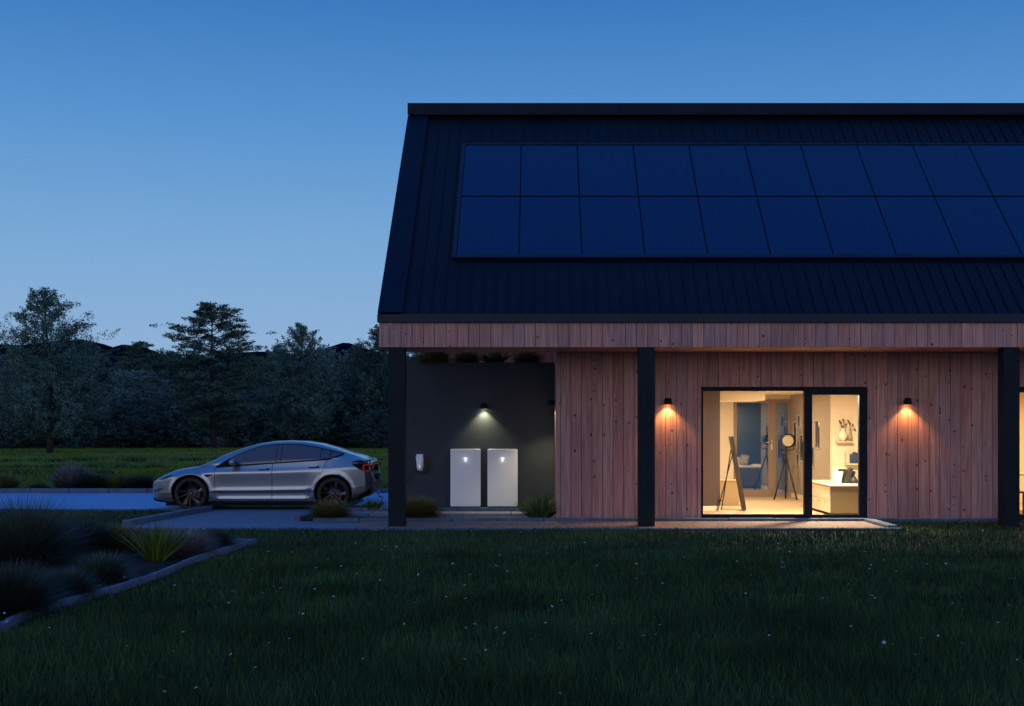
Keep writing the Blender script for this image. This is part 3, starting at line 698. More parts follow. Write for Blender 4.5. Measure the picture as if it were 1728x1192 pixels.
# ---- charcoal planter wall
YP = 23.8; pxl, pxr = at(684, 0, YP)[0], XC-.01
pwt = at(0, 612, YP)[1]
pw_ = thing('planter_wall', (0, YP, 0), 'tall charcoal plastered wall with a planting trough on top', 'wall')
mb = MB(); e = .01
mb.box(pxl, pxr, YP, YP+.14, 0, pwt, bev=.006); mb.box(pxl, pxl+.14, YP+.141, YP+.6, 0, pwt-.002); mb.box(pxl+.14, pxr, YP+.5, YP+.64, 0, pwt-.002)
o = mb.build('masonry', M['render'], pw_); o.location = (0, -YP, 0)
mb = MB(); mb.box(pxl+.15, pxr, YP+.142, YP+.498, pwt-.3, pwt-.06); o = mb.build('soil', M['soil'], pw_); o.location = (0, -YP, 0)

# ---- batteries with lit mark
def rrect(w, h, r, n=5):
    P = []
    for cx_, cz_, a0 in ((w/2-r, h/2-r, 0), (-w/2+r, h/2-r, 90), (-w/2+r, -h/2+r, 180), (w/2-r, -h/2+r, 270)):
        for i in range(n+1):
            a_ = R(a0+90*i/n); P.append((cx_+r*math.cos(a_), cz_+r*math.sin(a_)))
    return P
s_b = F/(YP-.16)
def battery(px0, px1, py0, py1, label):
    x0 = (px0-CX)/s_b; x1 = (px1-CX)/s_b; z1 = CH-(py0-HY)/s_b; z0 = CH-(py1-HY)/s_b
    w, h = x1-x0, z1-z0
    t = thing('home_battery', ((x0+x1)/2, YP, z0), label, 'battery', 'white batteries on the charcoal wall')
    mb = MB(); mb.box(-w/2+.012, w/2-.012, -.12, -.003, .012, h-.012, bev=.01); mb.build('chassis', mat('grey_chassis', (.35, .37, .39), .5), t)
    bm = bmesh.new(); P = rrect(w, h, .02)
    f = bm.faces.new([bm.verts.new((p[0], -.121, p[1]+h/2)) for p in P]); ext = bmesh.ops.extrude_face_region(bm, geom=[f])
    for g in ext['geom']:
        if isinstance(g, bmesh.types.BMVert): g.co.y -= .038
    bmesh.ops.recalc_face_normals(bm, faces=bm.faces)
    ed = [e for e in bm.edges if all(abs(v.co.y+.159) < 1e-5 for v in e.verts)]
    bmesh.ops.bevel(bm, geom=ed, offset=.008, segments=3, profile=.6, affect='EDGES')
    mb = MB(); mb.bm(bm); mb.build('front_cover', M['white_plastic'], t)
    lm = mat('lit_emblem', (.9, .95, 1), .5, emis=(.85, .95, 1.0), es=1.3)
    ez = h-(775-757)/s_b; u = .001
    mb = MB()
    # stylised T-shaped emblem: curved bar and tapering stem
    bar_t = [(-.038, .030), (-.025, .036), (0, .038), (.025, .036), (.038, .030), (.034, .022), (.011, .027), (.004, -.046), (-.004, -.046), (-.011, .027), (-.034, .022)]
    mb.prism([(a_, b_) for a_, b_ in bar_t], -.1615, -.1600); o = mb.build('emblem', lm, t); o.location = (0, 0, ez)
    ld = bpy.data.lights.new('emblem_light', 'POINT'); ld.energy = .06; ld.color = (.85, .95, 1); ld.shadow_soft_size = .03
    lo = bpy.data.objects.new('emblem_light', ld); COL.objects.link(lo); lo.parent = t; lo.location = (0, -.20, ez)
battery(760, 811, 758, 855, 'left white battery cabinet with a glowing white mark')
battery(822.5, 873.5, 758, 855, 'right white battery cabinet with a glowing white mark')

# ---- wall charger
cpx, cpz = at(708, 781, YP-.08)
wc = thing('wall_charger', (cpx, YP, cpz), 'white rounded car charger on the charcoal wall', 'charger')
mb = MB(); rows = []
prof = [(-.165, .040, .04), (-.15, .058, .075), (-.08, .068, .095), (0, .075, .10), (.07, .082, .10), (.085, .082, .085), (.14, .078, .08), (.165, .064, .05)]
for z_, w_, d_ in prof:
    row = []
    for k in range(17):
        t_ = -1+2*k/16; row.append((w_*math.copysign(abs(t_)**.8, t_), -.004-d_*(1-abs(t_)**5), z_))
    rows.append(row)
mb.sheet(rows); 
for rr in (rows[0], rows[-1]):
    mb.add(rr+[(rr[-1][0], -.001, rr[0][2]), (rr[0][0], -.001, rr[0][2])], [tuple(range(len(rr)+2))])
mb.build('body', M['white_plastic'], wc)
mb = MB(); mb.box(-.006, .006, -.108, -.100, -.10, -.04, bev=.002); mb.build('status_light', mat('pale_status_light', (.8, .85, .9), .4, emis=(.7, .85, 1), es=.6), wc)

# ---- wall lamps
lamp_glow = {}
def wall_lamp(x, y, z, label, energy, col, rotz=0.0, spot=106):
    t = thing('wall_lamp', (x, y, z), label, 'wall lamp', 'black downlights on the walls', rz=rotz)
    mb = MB(); mb.box(-.04, .04, -.02, -.002, .0, .09, bev=.006); mb.build('bracket', M['black_metal'], t)
    mb = MB(); mb.lathe([(.001, .106), (.045, .103), (.058, .09), (.072, .01), (.074, .0), (.068, .0), (.05, .085), (.001, .095)], (0, -.085, 0), n=28); mb.build('lamp_shade', M['black_metal'], t)
    mb = MB(); mb.lathe([(.001, .022), (.06, .022), (.06, .018), (.001, .018)], (0, -.085, 0), n=28); mb.build('diffuser', mat('warm_diffuser', (.8, .7, .5), .5, emis=col, es=22), t)
    ld = bpy.data.lights.new('spot_light', 'SPOT'); ld.energy = energy; ld.color = col; ld.spot_size = R(spot); ld.spot_blend = .6; ld.shadow_soft_size = .035
    lo = bpy.data.objects.new('spot_light', ld); COL.objects.link(lo); lo.parent = t; lo.location = (0, -.085, .012)
    return t
lx, lz = at(817, 689, YP); wall_lamp(lx, YP, lz, 'black downlight casting a pale cone above the two batteries', 65, (1, .86, .50))
lx, lz = at(1126.5, 682, YW); wall_lamp(lx, YW, lz, 'black downlight between the middle post and the sliding door', 75, (1, .47, .13))
lx, lz = at(1529.5, 682, YW); wall_lamp(lx, YW, lz, 'black downlight right of the sliding door', 75, (1, .47, .13))
lz = at(0, 684, 23.1)[1]; wall_lamp(XC, 23.1, lz, 'black downlight on the side wall at the timber corner', 100, (1, .82, .45), rotz=R(-90))

# ------------------------------------------------------------------ car
car = thing('parked_car', (-7.005, 25.33, 0.0), 'silver grey electric saloon parked nose left and plugged in beside the house', 'car')
paint = mat('silver_blue_paint', (0.29, 0.33, 0.37), 0.30, 0.85, coat=0.7)
b_ = bsdf(paint); b_.inputs['Coat Roughness'].default_value = .06
tint = mat('tinted_glass', (0.075, 0.07, 0.085), 0.12, spec=0.8)
roofglass = mat('roof_glass', (0.02, 0.022, 0.026), 0.10, spec=0.8)
trim = mat('black_trim', (0.007, 0.007, 0.008), 0.45, spec=.12)
def CI(x, xs_, ys_): return float(np.interp(x, xs_, ys_))
XT = [-.97, -.93, -.80, -.69, -.436, -.153, .134, .32, .637, .952, 1.267, 1.58, 1.9, 2.21, 2.525, 2.84, 3.155, 3.47, 3.60, 3.64, 3.66, 3.69, 3.72]
ZT = [.55, .610, .670, .718, .805, .862, .895, .985, 1.144, 1.26, 1.352, 1.398, 1.412, 1.398, 1.346, 1.262, 1.155, 1.05, 1.022, 1.02, .93, .72, .58]
def ztop(x): return CI(x, XT, ZT)
def zbot(x): return CI(x, [-.97, -.9, -.6, -.3, 3.1, 3.4, 3.66, 3.72], [.24, .19, .16, .155, .155, .22, .30, .36])
def wid(x): return CI(x, [-.97, -.95, -.90, -.82, -.72, -.58, -.35, 0, .5, 2.4, 2.9, 3.2, 3.4, 3.55, 3.65, 3.70, 3.72], [.42, .54, .66, .76, .83, .88, .912, .925, .915, .92, .93, .915, .885, .835, .76, .66, .5])
def zsh(x): return min(ztop(x)-.05, CI(x, [-.97, -.8, -.5, -.2, .5, 1.7, 2.6, 3.2, 3.5, 3.64, 3.72], [.50, .60, .66, .70, .775, .795, .83, .87, .88, .86, .50]))
def zbelt(x): return min(ztop(x)-.022, CI(x, [-.97, -.5, 0, .3, .58, 1.4, 2.8, 3.3, 3.6, 3.72], [.54, .73, .835, .88, .90, .945, 1.035, 1.03, .985, .56]))
def ybelt(x): return CI(x, [-.97, -.5, 0, .4, .7, 2.5, 3.2, 3.64, 3.72], [.86, .84, .86, .90, .925, .925, .90, .93, .9])*wid(x)
def zrail(x):
    return CI(x, [-.97, .1, .35, .6, .95, 1.3, 1.9, 2.5, 3.0, 3.4, 3.6, 3.72], [.57, .885, .935, 1.05, 1.195, 1.285, 1.335, 1.285, 1.16, 1.055, 1.00, .57])
def yrail(x): return CI(x, [-.97, 0, .35, .7, 1.1, 1.6, 2.4, 3.0, 3.4, 3.64, 3.72], [.60, .72, .80, .74, .66, .61, .60, .63, .68, .70, .45])*(wid(x)/.92)
def blend_mid(x): return CI(x, [.38, .62, 2.3, 2.5], [0, 1, 1, 0])
def section(x):
    w, zb = wid(x), zbot(x); zs, ze, zt = zsh(x), zbelt(x), ztop(x); zr_ = min(max(zrail(x), ze+.006), zt-.006); m_ = blend_mid(x)
    h = zs-zb
    P = [(0, zb), (.78*w, zb), (.93*w, zb+.025*min(1, h/.3)),
         (w*(.958-.003*m_), zb+.14*h), (w*(.975-.030*m_), zb+.20*h), (w*(.985-.033*m_), zb+.33*h), (w*(.990-.0*m_), zb+.385*h), (w*(.992-.014*m_), zb+.50*h), (w*(.997-.012*m_), zb+.70*h), (w, zb+.93*h), (w*.994, zs),
         (w*.965, zs+.35*(ze-zs)), (ybelt(x), ze), (ybelt(x)*.985, ze+.18*(zr_-ze)), ((ybelt(x)+yrail(x))/2+.012, (ze+zr_)/2), (yrail(x), zr_), (yrail(x)*.93, zr_+.52*(zt-zr_)), (yrail(x)*.76, zr_+.80*(zt-zr_)), (yrail(x)*.4, zr_+.96*(zt-zr_)), (0, zt)]
    return P
def smooth_poly(P, n=4):
    out_ = []
    for i in range(len(P)-1):
        p0 = P[max(i-1, 0)]; p1 = P[i]; p2 = P[i+1]; p3 = P[min(i+2, len(P)-1)]
        for k in range(n):
            t_ = k/n; t2 = t_*t_; t3 = t2*t_; c = .5*.8
            f = []
            for d_ in (0, 1):
                m1 = c*(p2[d_]-p0[d_]); m2 = c*(p3[d_]-p1[d_])
                f.append((2*t3-3*t2+1)*p1[d_]+(t3-2*t2+t_)*m1+(-2*t3+3*t2)*p2[d_]+(t3-t2)*m2)
            out_.append(tuple(f))
    out_.append(P[-1]); return out_
xs_ = np.concatenate([np.linspace(-.97, -.6, 26), np.linspace(-.58, 3.4, 170), np.linspace(3.41, 3.72, 26)])
sec = np.array([smooth_poly(section(x)) for x in xs_])          # (n, m, 2) -> (y, z)
ker = np.array([.06, .24, .4, .24, .06])                         # soften along the length
pad = np.concatenate([sec[:1], sec[:1], sec, sec[-1:], sec[-1:]])
sec = sum(ker[i]*pad[i:i+len(sec)] for i in range(5))
xs_ = np.where(xs_ < -.4, -.4+(xs_+.4)*.86, np.where(xs_ > 3.3, 3.3+(xs_-3.3)*.85, xs_))
def arch_bump(x, z):
    o_ = 0
    for xc in (0, 2.875):
        r_ = math.hypot(x-xc, z-.335); o_ += .022*math.exp(-((r_-.405)/.028)**2)*(1 if z > .25 else .3)
    return o_
ns, ms = sec.shape[:2]
for i in range(ns):
    for j in range(ms):
        y, z = sec[i, j]
        if 8 < j < 52 and z < 1.0: sec[i, j, 0] = y+arch_bump(xs_[i], z)
def body_pt(x, z, off=0.0):
    """point of the near side of the skin at (x, z)"""
    i = int(np.clip(np.searchsorted(xs_, x)-1, 0, ns-2)); t_ = (x-xs_[i])/(xs_[i+1]-xs_[i])
    s_ = sec[i]*(1-t_)+sec[i+1]*t_
    lo_ = 8; zz = s_[lo_:, 1]; yy = s_[lo_:, 0]
    y = float(np.interp(z, zz, yy))
    return (x, -(y+off), z)
mb = MB(); vs = []; fs = []; mi = []
for i in range(ns):
    row = [(xs_[i], -y, z) for y, z in sec[i]]+[(xs_[i], y, z) for y, z in sec[i][::-1][1:-1]]
    vs += row
nrow = 2*ms-2
for i in range(ns-1):
    for k in range(nrow):
        a = i*nrow+k; b = i*nrow+(k+1) % nrow; fs.append((a, a+nrow, b+nrow, b))
        kk = k if k < ms else nrow-k
        jz = kk/4.0; x = xs_[i]
        topg = 17.6 <= jz and ((.20 < x < 1.22) or (1.30 < x < 3.30))
        mi.append(1 if topg else 0)
mb.v = vs; mb.f = fs; mb.mi = mi; mb.sm = [True]*len(fs)
mb.f.append(tuple(range(nrow))); mb.mi.append(0); mb.sm.append(False)
mb.f.append(tuple(range((ns-1)*nrow+nrow-1, (ns-1)*nrow-1, -1))); mb.mi.append(0); mb.sm.append(False)
body = mb.build('body', [paint, roofglass, trim], car)
# wheel wells cut with cylinders
bmc = bmesh.new()
for xc in (0, 2.875):
    for s in (-1, 1):
        bmesh.ops.create_cone(bmc, cap_ends=True, segments=56, radius1=.378, radius2=.378, depth=.34, matrix=Matrix.Translation((xc, s*.84, .345)) @ Matrix.Rotation(R(90), 4, 'X'))
mc = bpy.data.meshes.new('cut'); bmc.to_mesh(mc); bmc.free(); mc.materials.append(trim)
oc = bpy.data.objects.new('cut', mc); COL.objects.link(oc); oc.parent = car
md = body.modifiers.new('arches', 'BOOLEAN'); md.operation = 'DIFFERENCE'; md.object = oc; md.solver = 'EXACT'; md.material_mode = 'TRANSFER'
bpy.context.view_layer.update()
dgp = bpy.context.evaluated_depsgraph_get(); me2 = bpy.data.meshes.new_from_object(body.evaluated_get(dgp))
body.modifiers.clear(); body.data = me2; me2.name = 'body'
bpy.data.objects.remove(oc, do_unlink=True)

def patch(name, lo, hi, m, parent=car, off=.004, nx=30, nz=10, both=False, thick=0):
    """skin patch between a lower and an upper curve given as [(x, z), ...]"""
    x0 = max(lo[0][0], hi[0][0]); x1 = min(lo[-1][0], hi[-1][0]); mb_ = MB()
    rows = []
    for i in range(nx+1):
        x = x0+(x1-x0)*i/nx
        za = np.interp(x, [p[0] for p in lo], [p[1] for p in lo]); zb = np.interp(x, [p[0] for p in hi], [p[1] for p in hi])
        rows.append([body_pt(x, za+(zb-za)*k/nz, off) for k in range(nz+1)])
    mb_.sheet(rows)
    if both:
        m2_ = MB(); m2_.sheet([[(p[0], -p[1], p[2]) for p in r_] for r_ in rows][::-1]); m2_.build(name, m, parent)
    return mb_.build(name, m, parent)
def line(name, pts, m, rad=.004, parent=car, off=.0, n=6):
    P = []
    for a, b in zip(pts[:-1], pts[1:]):
        for k in range(8): t_ = k/8; P.append(body_pt(a[0]+(b[0]-a[0])*t_, a[1]+(b[1]-a[1])*t_, off))
    P.append(body_pt(*pts[-1], off)); mb_ = MB(); mb_.tube(P, rad, n); return mb_.build(name, m, parent)
def cz(zx, zy, s=83.2):                    # zoomed car pixel -> local (x, z)
    px = 240+zx/3.927; py = 720+zy/3.927
    return (px-CX)/s+7.005, CH-(py-HY)/s
beltlo = [cz(500, 266), cz(700, 252), cz(900, 240), cz(1100, 226), cz(1240, 214), cz(1290, 198), cz(1335, 180)]
winhi = [cz(500, 264), cz(560, 226), cz(600, 203), cz(650, 178), cz(700, 158), cz(750, 141), cz(800, 129), cz(860, 121), cz(950, 117), cz(1050, 119), cz(1150, 136), cz(1250, 160), cz(1300, 171), cz(1335, 179)]
def clip(cur, a, b):
    f = lambda x: float(np.interp(x, [p[0] for p in cur], [p[1] for p in cur]))
    return [(a, f(a))]+[p for p in cur if a < p[0] < b]+[(b, f(b))]
def shift(cur, d): return [(x, z+d) for x, z in cur]
xe = cz(1335, 0)[0]; xsA = cz(500, 0)[0]
patch('window_surround', shift(clip(beltlo, xsA, xe), -.024), shift(clip(winhi, xsA, xe), .006), trim, off=.003, nx=60, nz=12, both=True)
wA, wB, wC, wD, wE = cz(590, 0)[0], cz(890, 0)[0], cz(925, 0)[0], cz(1185, 0)[0], cz(1245, 0)[0]
for a, b in ((wA, wB), (wB+.012, wC-.01), (wC, wD-.006), (wD+.006, wE), (wE+.02, xe-.03)):
    patch('window', shift(clip(beltlo, a, b), .012), shift(clip(winhi, a, b), -.012), tint, off=.007, nx=24, nz=10)
# doors: raised outline seams and handles
seam = mat('door_seam', (.004, .004, .004), .9)
x_f = cz(493, 0)[0]; x_b = cz(872, 0)[0]
front = [(x_f, .885), (x_f+.005, .6), (x_f, .3), (x_f+.03, .22)]
def door(name_pts, hx):
    lo = [(p[0], p[1]) for p in name_pts[0]]; hi = [(p[0], p[1]) for p in name_pts[1]]
    d_ = patch('door', lo, hi, paint, off=.0035, nx=46, nz=34)
    return d_
dA = door(([(x_f+.006, .24), (x_b-.006, .24)], [(x_f+.006, cz(493, 270)[1]-.012), (x_b-.006, cz(872, 243)[1]-.012)]), 0)
xr0 = cz(1100, 0)[0]; xr1 = cz(1232, 0)[0]
dB = door(([(x_b+.006, .24), (cz(1090, 0)[0], .24), (cz(1120, 0)[0], cz(0, 425)[1]), (cz(1190, 0)[0], cz(0, 325)[1]), (xr1, cz(0, 240)[1])], [(x_b+.006, cz(872, 243)[1]-.012), (xr1, cz(1232, 216)[1]-.02)]), 0)
line('door_seam', front, seam, .0045, dA, off=.002)
line('door_seam', [(x_b, cz(872, 243)[1]-.01), (x_b, .6), (x_b-.01, .24)], seam, .0045, dA, off=.002)
line('door_seam', [(xr1, cz(1232, 222)[1]), cz(1190, 325), cz(1120, 425), (cz(1095, 0)[0], .25)], seam, .0045, dB, off=.003)
line('sill_seam', [(x_f, .225), (1.0, .222), (1.7, .222), (xr0, .225)], seam, .004, dA, off=.0)
for (h0, h1, yy, d_) in ((785, 850, 287, dA), (1113, 1178, 272, dB)):
    a = cz(h0, yy); b = cz(h1, yy-4); line('door_handle', [a, b], trim, .012, d_, off=.004, n=8); line('door_handle', [(b[0]-.03, b[1]), (b[0]+.01, b[1]+.015)], trim, .018, d_, off=.004, n=8)
# sill skirt, lower lips
patch('sill_trim', [(.42, .150), (2.44, .150)], [(.42, .185), (2.44, .185)], trim, off=.006, nx=30, nz=3, both=True)
# headlight, bumper intake, side camera badge
patch('headlight', [cz(92, 349), cz(140, 353), cz(175, 345), cz(220, 321)], [cz(92, 348), cz(125, 332), cz(160, 322), cz(220, 318)], mat('headlight_glass', (.015, .017, .02), .08, spec=.8), off=.006, nx=20, nz=6, both=True)
patch('air_intake', [cz(76, 438), cz(110, 432), cz(158, 405)], [cz(76, 420), cz(110, 412), cz(158, 402)], mat('intake_shade', (.05, .052, .056), .5), off=.004, nx=16, nz=5, both=True)
patch('front_lip', [(-.86, .205), (-.7, .175), (-.42, .150)], [(-.86, .255), (-.7, .215), (-.42, .175)], trim, off=.012, nx=20, nz=4, both=True)
patch('side_camera', [cz(425, 318), cz(442, 336), cz(478, 318)], [cz(425, 316), cz(478, 314)], trim, off=.005, nx=14, nz=4, both=True)
line('hood_seam', [cz(225, 316), cz(300, 290), cz(380, 273), cz(440, 262)], seam, .003, body, off=.001)
# charge port side rear light: dark housing and red C
patch('tail_light', [cz(1405, 245, 82.6), cz(1440, 272, 82.6), cz(1480, 292, 82.6), cz(1540, 296, 82.6)], [cz(1405, 243, 82.6), cz(1480, 240, 82.6), cz(1540, 243, 82.6)], trim, off=.006, nx=24, nz=8, both=True)
tlm = mat('red_lamp', (.30, .015, .01), .35, emis=(1, .05, .02), es=.12)
def zpts(*a): return [cz(x, y, 82.4) for x, y in a]
tl_ = line('tail_lamp_ring', zpts((1542, 250), (1500, 250), (1484, 254), (1481, 270), (1484, 286), (1500, 290), (1520, 290)), tlm, .014, off=.010, n=6)
patch('boot_shut', [cz(1400, 234, 82.6), cz(1475, 236, 82.6)], [cz(1400, 231, 82.6), cz(1475, 219, 82.6)], trim, off=.006, nx=10, nz=3, both=True)
patch('rear_diffuser', [(3.20, .19), (3.45, .25), (3.61, .31)], [(3.20, .21), (3.45, .33), (3.61, .45)], trim, off=.010, nx=20, nz=5, both=True)
line('bumper_seam', [cz(1390, 380), cz(1480, 380), cz(1560, 372)], seam, .003, body, off=.002)
# boot spoiler lip
mb = MB(); rows = []
for x, z in ((3.44, 1.046), (3.55, 1.034), (3.62, 1.038), (3.635, 1.028), (3.55, 1.012)):
    rows.append([(x-.10*(t_*t_), t_*.72, z-.03*t_*t_) for t_ in lin(-1, 1, 17)])
mb.sheet(rows); mb.build('spoiler', paint, car)
# number plate area / rear badge side block
mb = MB(); mb.box(3.64, 3.668, -.28, .28, .60, .72, bev=.005); mb.build('plate_panel', trim, car)
# door mirror
def mirror(s):
    mb = MB(); bm = bmesh.new(); bmesh.ops.create_icosphere(bm, subdivisions=3, radius=1)
    for v in bm.verts:
        v.co.x = v.co.x*.085*(1 if v.co.x < 0 else .8); v.co.y *= .11; v.co.z = v.co.z*.062 if v.co.z > 0 else max(v.co.z*.07, -.045)
        v.co.z += v.co.x*-.12
    mx, mz = cz(592, 240, 84.5)
    mb.bm(bm, 0, True, Matrix.Translation((mx, s*.985, mz))); o = mb.build('door_mirror', paint, car)
    mb = MB(); mb.tube([(mx+.02, s*.87, mz-.07), (mx, s*.95, mz-.045)], [.025, .02], 8); mb.tube([(mx-.06, s*.985, mz-.046), (mx+.07, s*.985, mz-.046)], [.02, .03], 8); mb.build('mirror_foot', trim, o)
    mb = MB(); mb.add([(mx+.069, s*.985-.085, mz-.035), (mx+.069, s*.985+.085, mz-.035), (mx+.066, s*.985+.08, mz+.04), (mx+.066, s*.985-.08, mz+.04)], [(0, 1, 2, 3)]); mb.build('mirror_glass', tint, o)
mirror(-1); mirror(1)
# wheels
rimm = mat('dark_rim', (.10, .10, .105), .35, .9); rimb = mat('rim_edge', (.075, .065, .05), .35, .9); tyre = mat('tyre_rubber', (.012, .012, .013), .75)
disc = mat('brake_disc', (.10, .10, .10), .35, .9); red = mat('red_caliper', (.07, .005, .008), .5)
wheel0 = bpy.data.objects.new('wheel', None); COL.objects.link(wheel0); wheel0.parent = car; wheel0.location = (0, -.80, .335); wheel0.empty_display_size = .1
mb = MB(); mb.lathe([(.262, -.115), (.292, -.120), (.320, -.110), (.333, -.085), (.335, 0), (.333, .085), (.320, .11), (.262, .115)], axis='Y', n=64); mb.build('tyre', tyre, wheel0)
mb = MB()
mb.lathe([(.264, -.112), (.268, -.118), (.262, -.121), (.255, -.115), (.252, -.09), (.240, -.06), (.236, .10)], axis='Y', n=64, mi=1)
mb.lathe([(.001, -.070), (.03, -.074), (.034, -.066), (.05, -.060), (.05, -.02), (.001, -.02)], axis='Y', n=24)
for k in range(10):
    a0 = 2*math.pi*k/10+.16
    for (w0, w1, yoff, m_) in ((.013, .006, -.098, 1),):
        pa = []
        for (r_, da, y_) in ((.04, 0, -.064), (.12, .03, -.084), (.20, .075, -.098), (.258, .12, -.106)):
            a_ = a0+da; wd = .015-.030*(r_-.04)
            pa.append((Vector((math.cos(a_)*r_, y_, math.sin(a_)*r_)), Vector((-math.sin(a_), 0, math.cos(a_)))*wd*.45))
        for (p, q), (p2, q2) in zip(pa[:-1], pa[1:]):
            t_ = Vector((0, .018, 0)); mb.add([p-q, p+q, p2+q2, p2-q2, p-q+t_, p+q+t_, p2+q2+t_, p2-q2+t_], [(0, 3, 2, 1), (0, 4, 7, 3), (1, 2, 6, 5)], 1 if k % 2 else 1)
for k in (0, 2, 4, 6, 8):                     # aero blades between spoke pairs
    a0 = 2*math.pi*k/10+.16
    A = [(.09, a0+.10, -.045), (.245, a0+.14, -.085), (.245, a0+.40, -.065), (.12, a0+.22, -.03)]
    mb.add([(math.cos(a_)*r_, y_, math.sin(a_)*r_) for r_, a_, y_ in A], [(0, 3, 2, 1)], 0)
mb.build('rim', [rimm, rimb], wheel0)
mb = MB(); mb.lathe([(.001, -.015), (.17, -.015), (.17, .01), (.001, .01)], axis='Y', n=40); mb.build('brake_disc', disc, wheel0)
mb = MB()
rows = []
for a_ in lin(-.35, .55, 9): rows.append([(math.cos(a_)*r_, y_, math.sin(a_)*r_) for r_, y_ in ((.115, -.02), (.115, -.05), (.195, -.05), (.20, -.02))])
mb.sheet(rows); mb.build('brake_caliper', red, wheel0)
for (x, y, rzv) in ((2.875, -.80, 0), (0, .80, math.pi), (2.875, .80, math.pi)):
    w_ = copy_tree(wheel0, car); w_.location = (x, y, .335); w_.rotation_euler = (0, 0.35 if y < 0 else .8, rzv)
# underbody, dropped low so its black box supplies the shadow beneath the car
mb = MB(); mb.box(-.55, 3.25, -.72, .72, .085, .30); mb.build('underbody', trim, car)

# charging cable: coil on the charger and the run to the car's rear lamp
def W3(px, py, Y): X_, Z_ = at(px, py, Y); return (X_, Y, Z_)
mb = MB(); pts = []
for k in range(0, 3*40+1):
    a_ = math.pi*1.3+2*math.pi*k/40; rr = .125+.012*math.sin(k*.05)+.006*(k//40)
    pts.append((cpx+.045+rr*.95*math.cos(a_), YP-.03-.012*(k//40)-.01, cpz-.03+rr*1.25*math.sin(a_)))
mb.tube(pts, .0085, 6)
e = W3(612, 783, 24.55); e = (e[0], 24.53, e[2])
p0 = pts[-1]
run = [pts[-1], (cpx-.10, YP-.05, cpz-.10), W3(690, 806, YP-.06), W3(685.5, 815, YP+.0), (pxl-.06, YP+.2, .55), (pxl-.15, YP+.4, .12), (-2.9, 24.3, .02), (-3.2, 24.2, .012), W3(646, 841, 24.45), W3(640, 838, 24.4), W3(638, 834, 24.4), W3(628, 818, 24.42), W3(619, 800, 24.45), e]
def smooth3(P, n=6):
    out_ = []
    for i in range(len(P)-1):
        p = [Vector(P[max(i-1, 0)]), Vector(P[i]), Vector(P[i+1]), Vector(P[min(i+2, len(P)-1)])]
        for k in range(n):
            t_ = k/n; out_.append(.5*((2*p[1])+(p[2]-p[0])*t_+(2*p[0]-5*p[1]+4*p[2]-p[3])*t_*t_+(-p[0]+3*p[1]-3*p[2]+p[3])*t_**3))
    out_.append(Vector(P[-1])); return out_
mb.tube(smooth3(run), .010, 6)
mb.tube([e, (e[0]-.015, e[1]+.06, e[2]+.01)], [.022, .02], 8)
mb.build('charging_cable', mat('black_cable', (.02, .02, .022), .5), label='thin black charging cable coiled on the charger and running to the car', cat='cable')

# ------------------------------------------------------------------ blades, tufts, lawn
def blades(P, H, Wd, lean, seed, segs=3, curl=1.0, taper=True):
    """P (n,3) roots; returns verts/quads arrays. Every blade is a curved tapering strip."""
    rs = np.random.RandomState(seed); n = len(P)
    ang = rs.rand(n)*2*np.pi; fx = rs.rand(n)*2*np.pi
    dirx, diry = np.cos(ang), np.sin(ang)
    wx, wy = np.cos(fx), np.sin(fx)
    k = segs+1; t = np.linspace(0, 1, k)
    V = np.zeros((n, k, 2, 3)); bend = lean*(0.3+0.9*rs.rand(n))
    if not np.isscalar(H): Hh = H
    else: Hh = H*(0.55+0.65*rs.rand(n))
    for i, tt in enumerate(t):
        x = P[:, 0]+dirx*bend*Hh*tt**1.8; y = P[:, 1]+diry*bend*Hh*tt**1.8; z = P[:, 2]+Hh*(tt-0.25*curl*bend*tt**2.2)
        w = (Wd*0.5*(1-0.92*tt**1.6))*(1 if np.isscalar(Wd) else 1)
        V[:, i, 0] = np.stack([x-wx*w, y-wy*w, z], 1); V[:, i, 1] = np.stack([x+wx*w, y+wy*w, z], 1)
    base = np.arange(n)[:, None, None]*k*2; q = np.array([[2*i, 2*i+1, 2*i+3, 2*i+2] for i in range(segs)])
    Fq = (base+q[None]).reshape(-1, 4)
    return V.reshape(-1, 3), Fq

g1 = island_mat('lawn_blades', [(0.0, (0.006, 0.024, 0.012)), (0.35, (0.014, 0.048, 0.018)), (0.65, (0.028, 0.080, 0.022)), (0.9, (0.045, 0.10, 0.024)), (1.0, (0.09, 0.12, 0.03))], .75, noise=(.75, .5, 1.5), spec=.2)
bedpx = [(428, 918), (370, 935), (320, 952), (270, 974), (220, 991), (170, 1006), (100, 1025), (50, 1041), (0, 1065)]
bed = [gX(*p) for p in bedpx]
bed = [bed[0]]+bed[1:]+[(-5.4, 8.9), (-6.3, 8.0)]
bedpoly = np.array([(-4.05, 17.42)]+bed+[(-13, 8.0), (-13, 17.42)])
def inside(poly, x, y):
    c = np.zeros(len(x), bool); j = len(poly)-1
    for i in range(len(poly)):
        xi, yi = poly[i]; xj, yj = poly[j]
        m_ = ((yi > y) != (yj > y)) & (x < (xj-xi)*(y-yi)/(yj-yi+1e-12)+xi); c ^= m_; j = i
    return c
def lawn_mask(x, y):
    ok = (y < 19.86) | ((x > 6.0) & (y < 21.55)) | ((x < -7.08) & (y < 24.38))
    ok &= ~((y >= 19.86) & (x > -7.08) & (x < 6.0))
    ok &= ~inside(bedpoly, x, y)
    return ok
def scatter(n, y0, y1, seed, margin=1.3):
    rs = np.random.RandomState(seed); y = y0+(y1-y0)*np.sqrt(rs.rand(n)) if y0 < 3 else y0+(y1-y0)*rs.rand(n)
    xl = -.444*y-(margin+(3.5 if y0 > 15 else 0)); xr = .402*y+margin; x = xl+(xr-xl)*rs.rand(n); return x, y
Vs = []; Fs = []; nb = 0
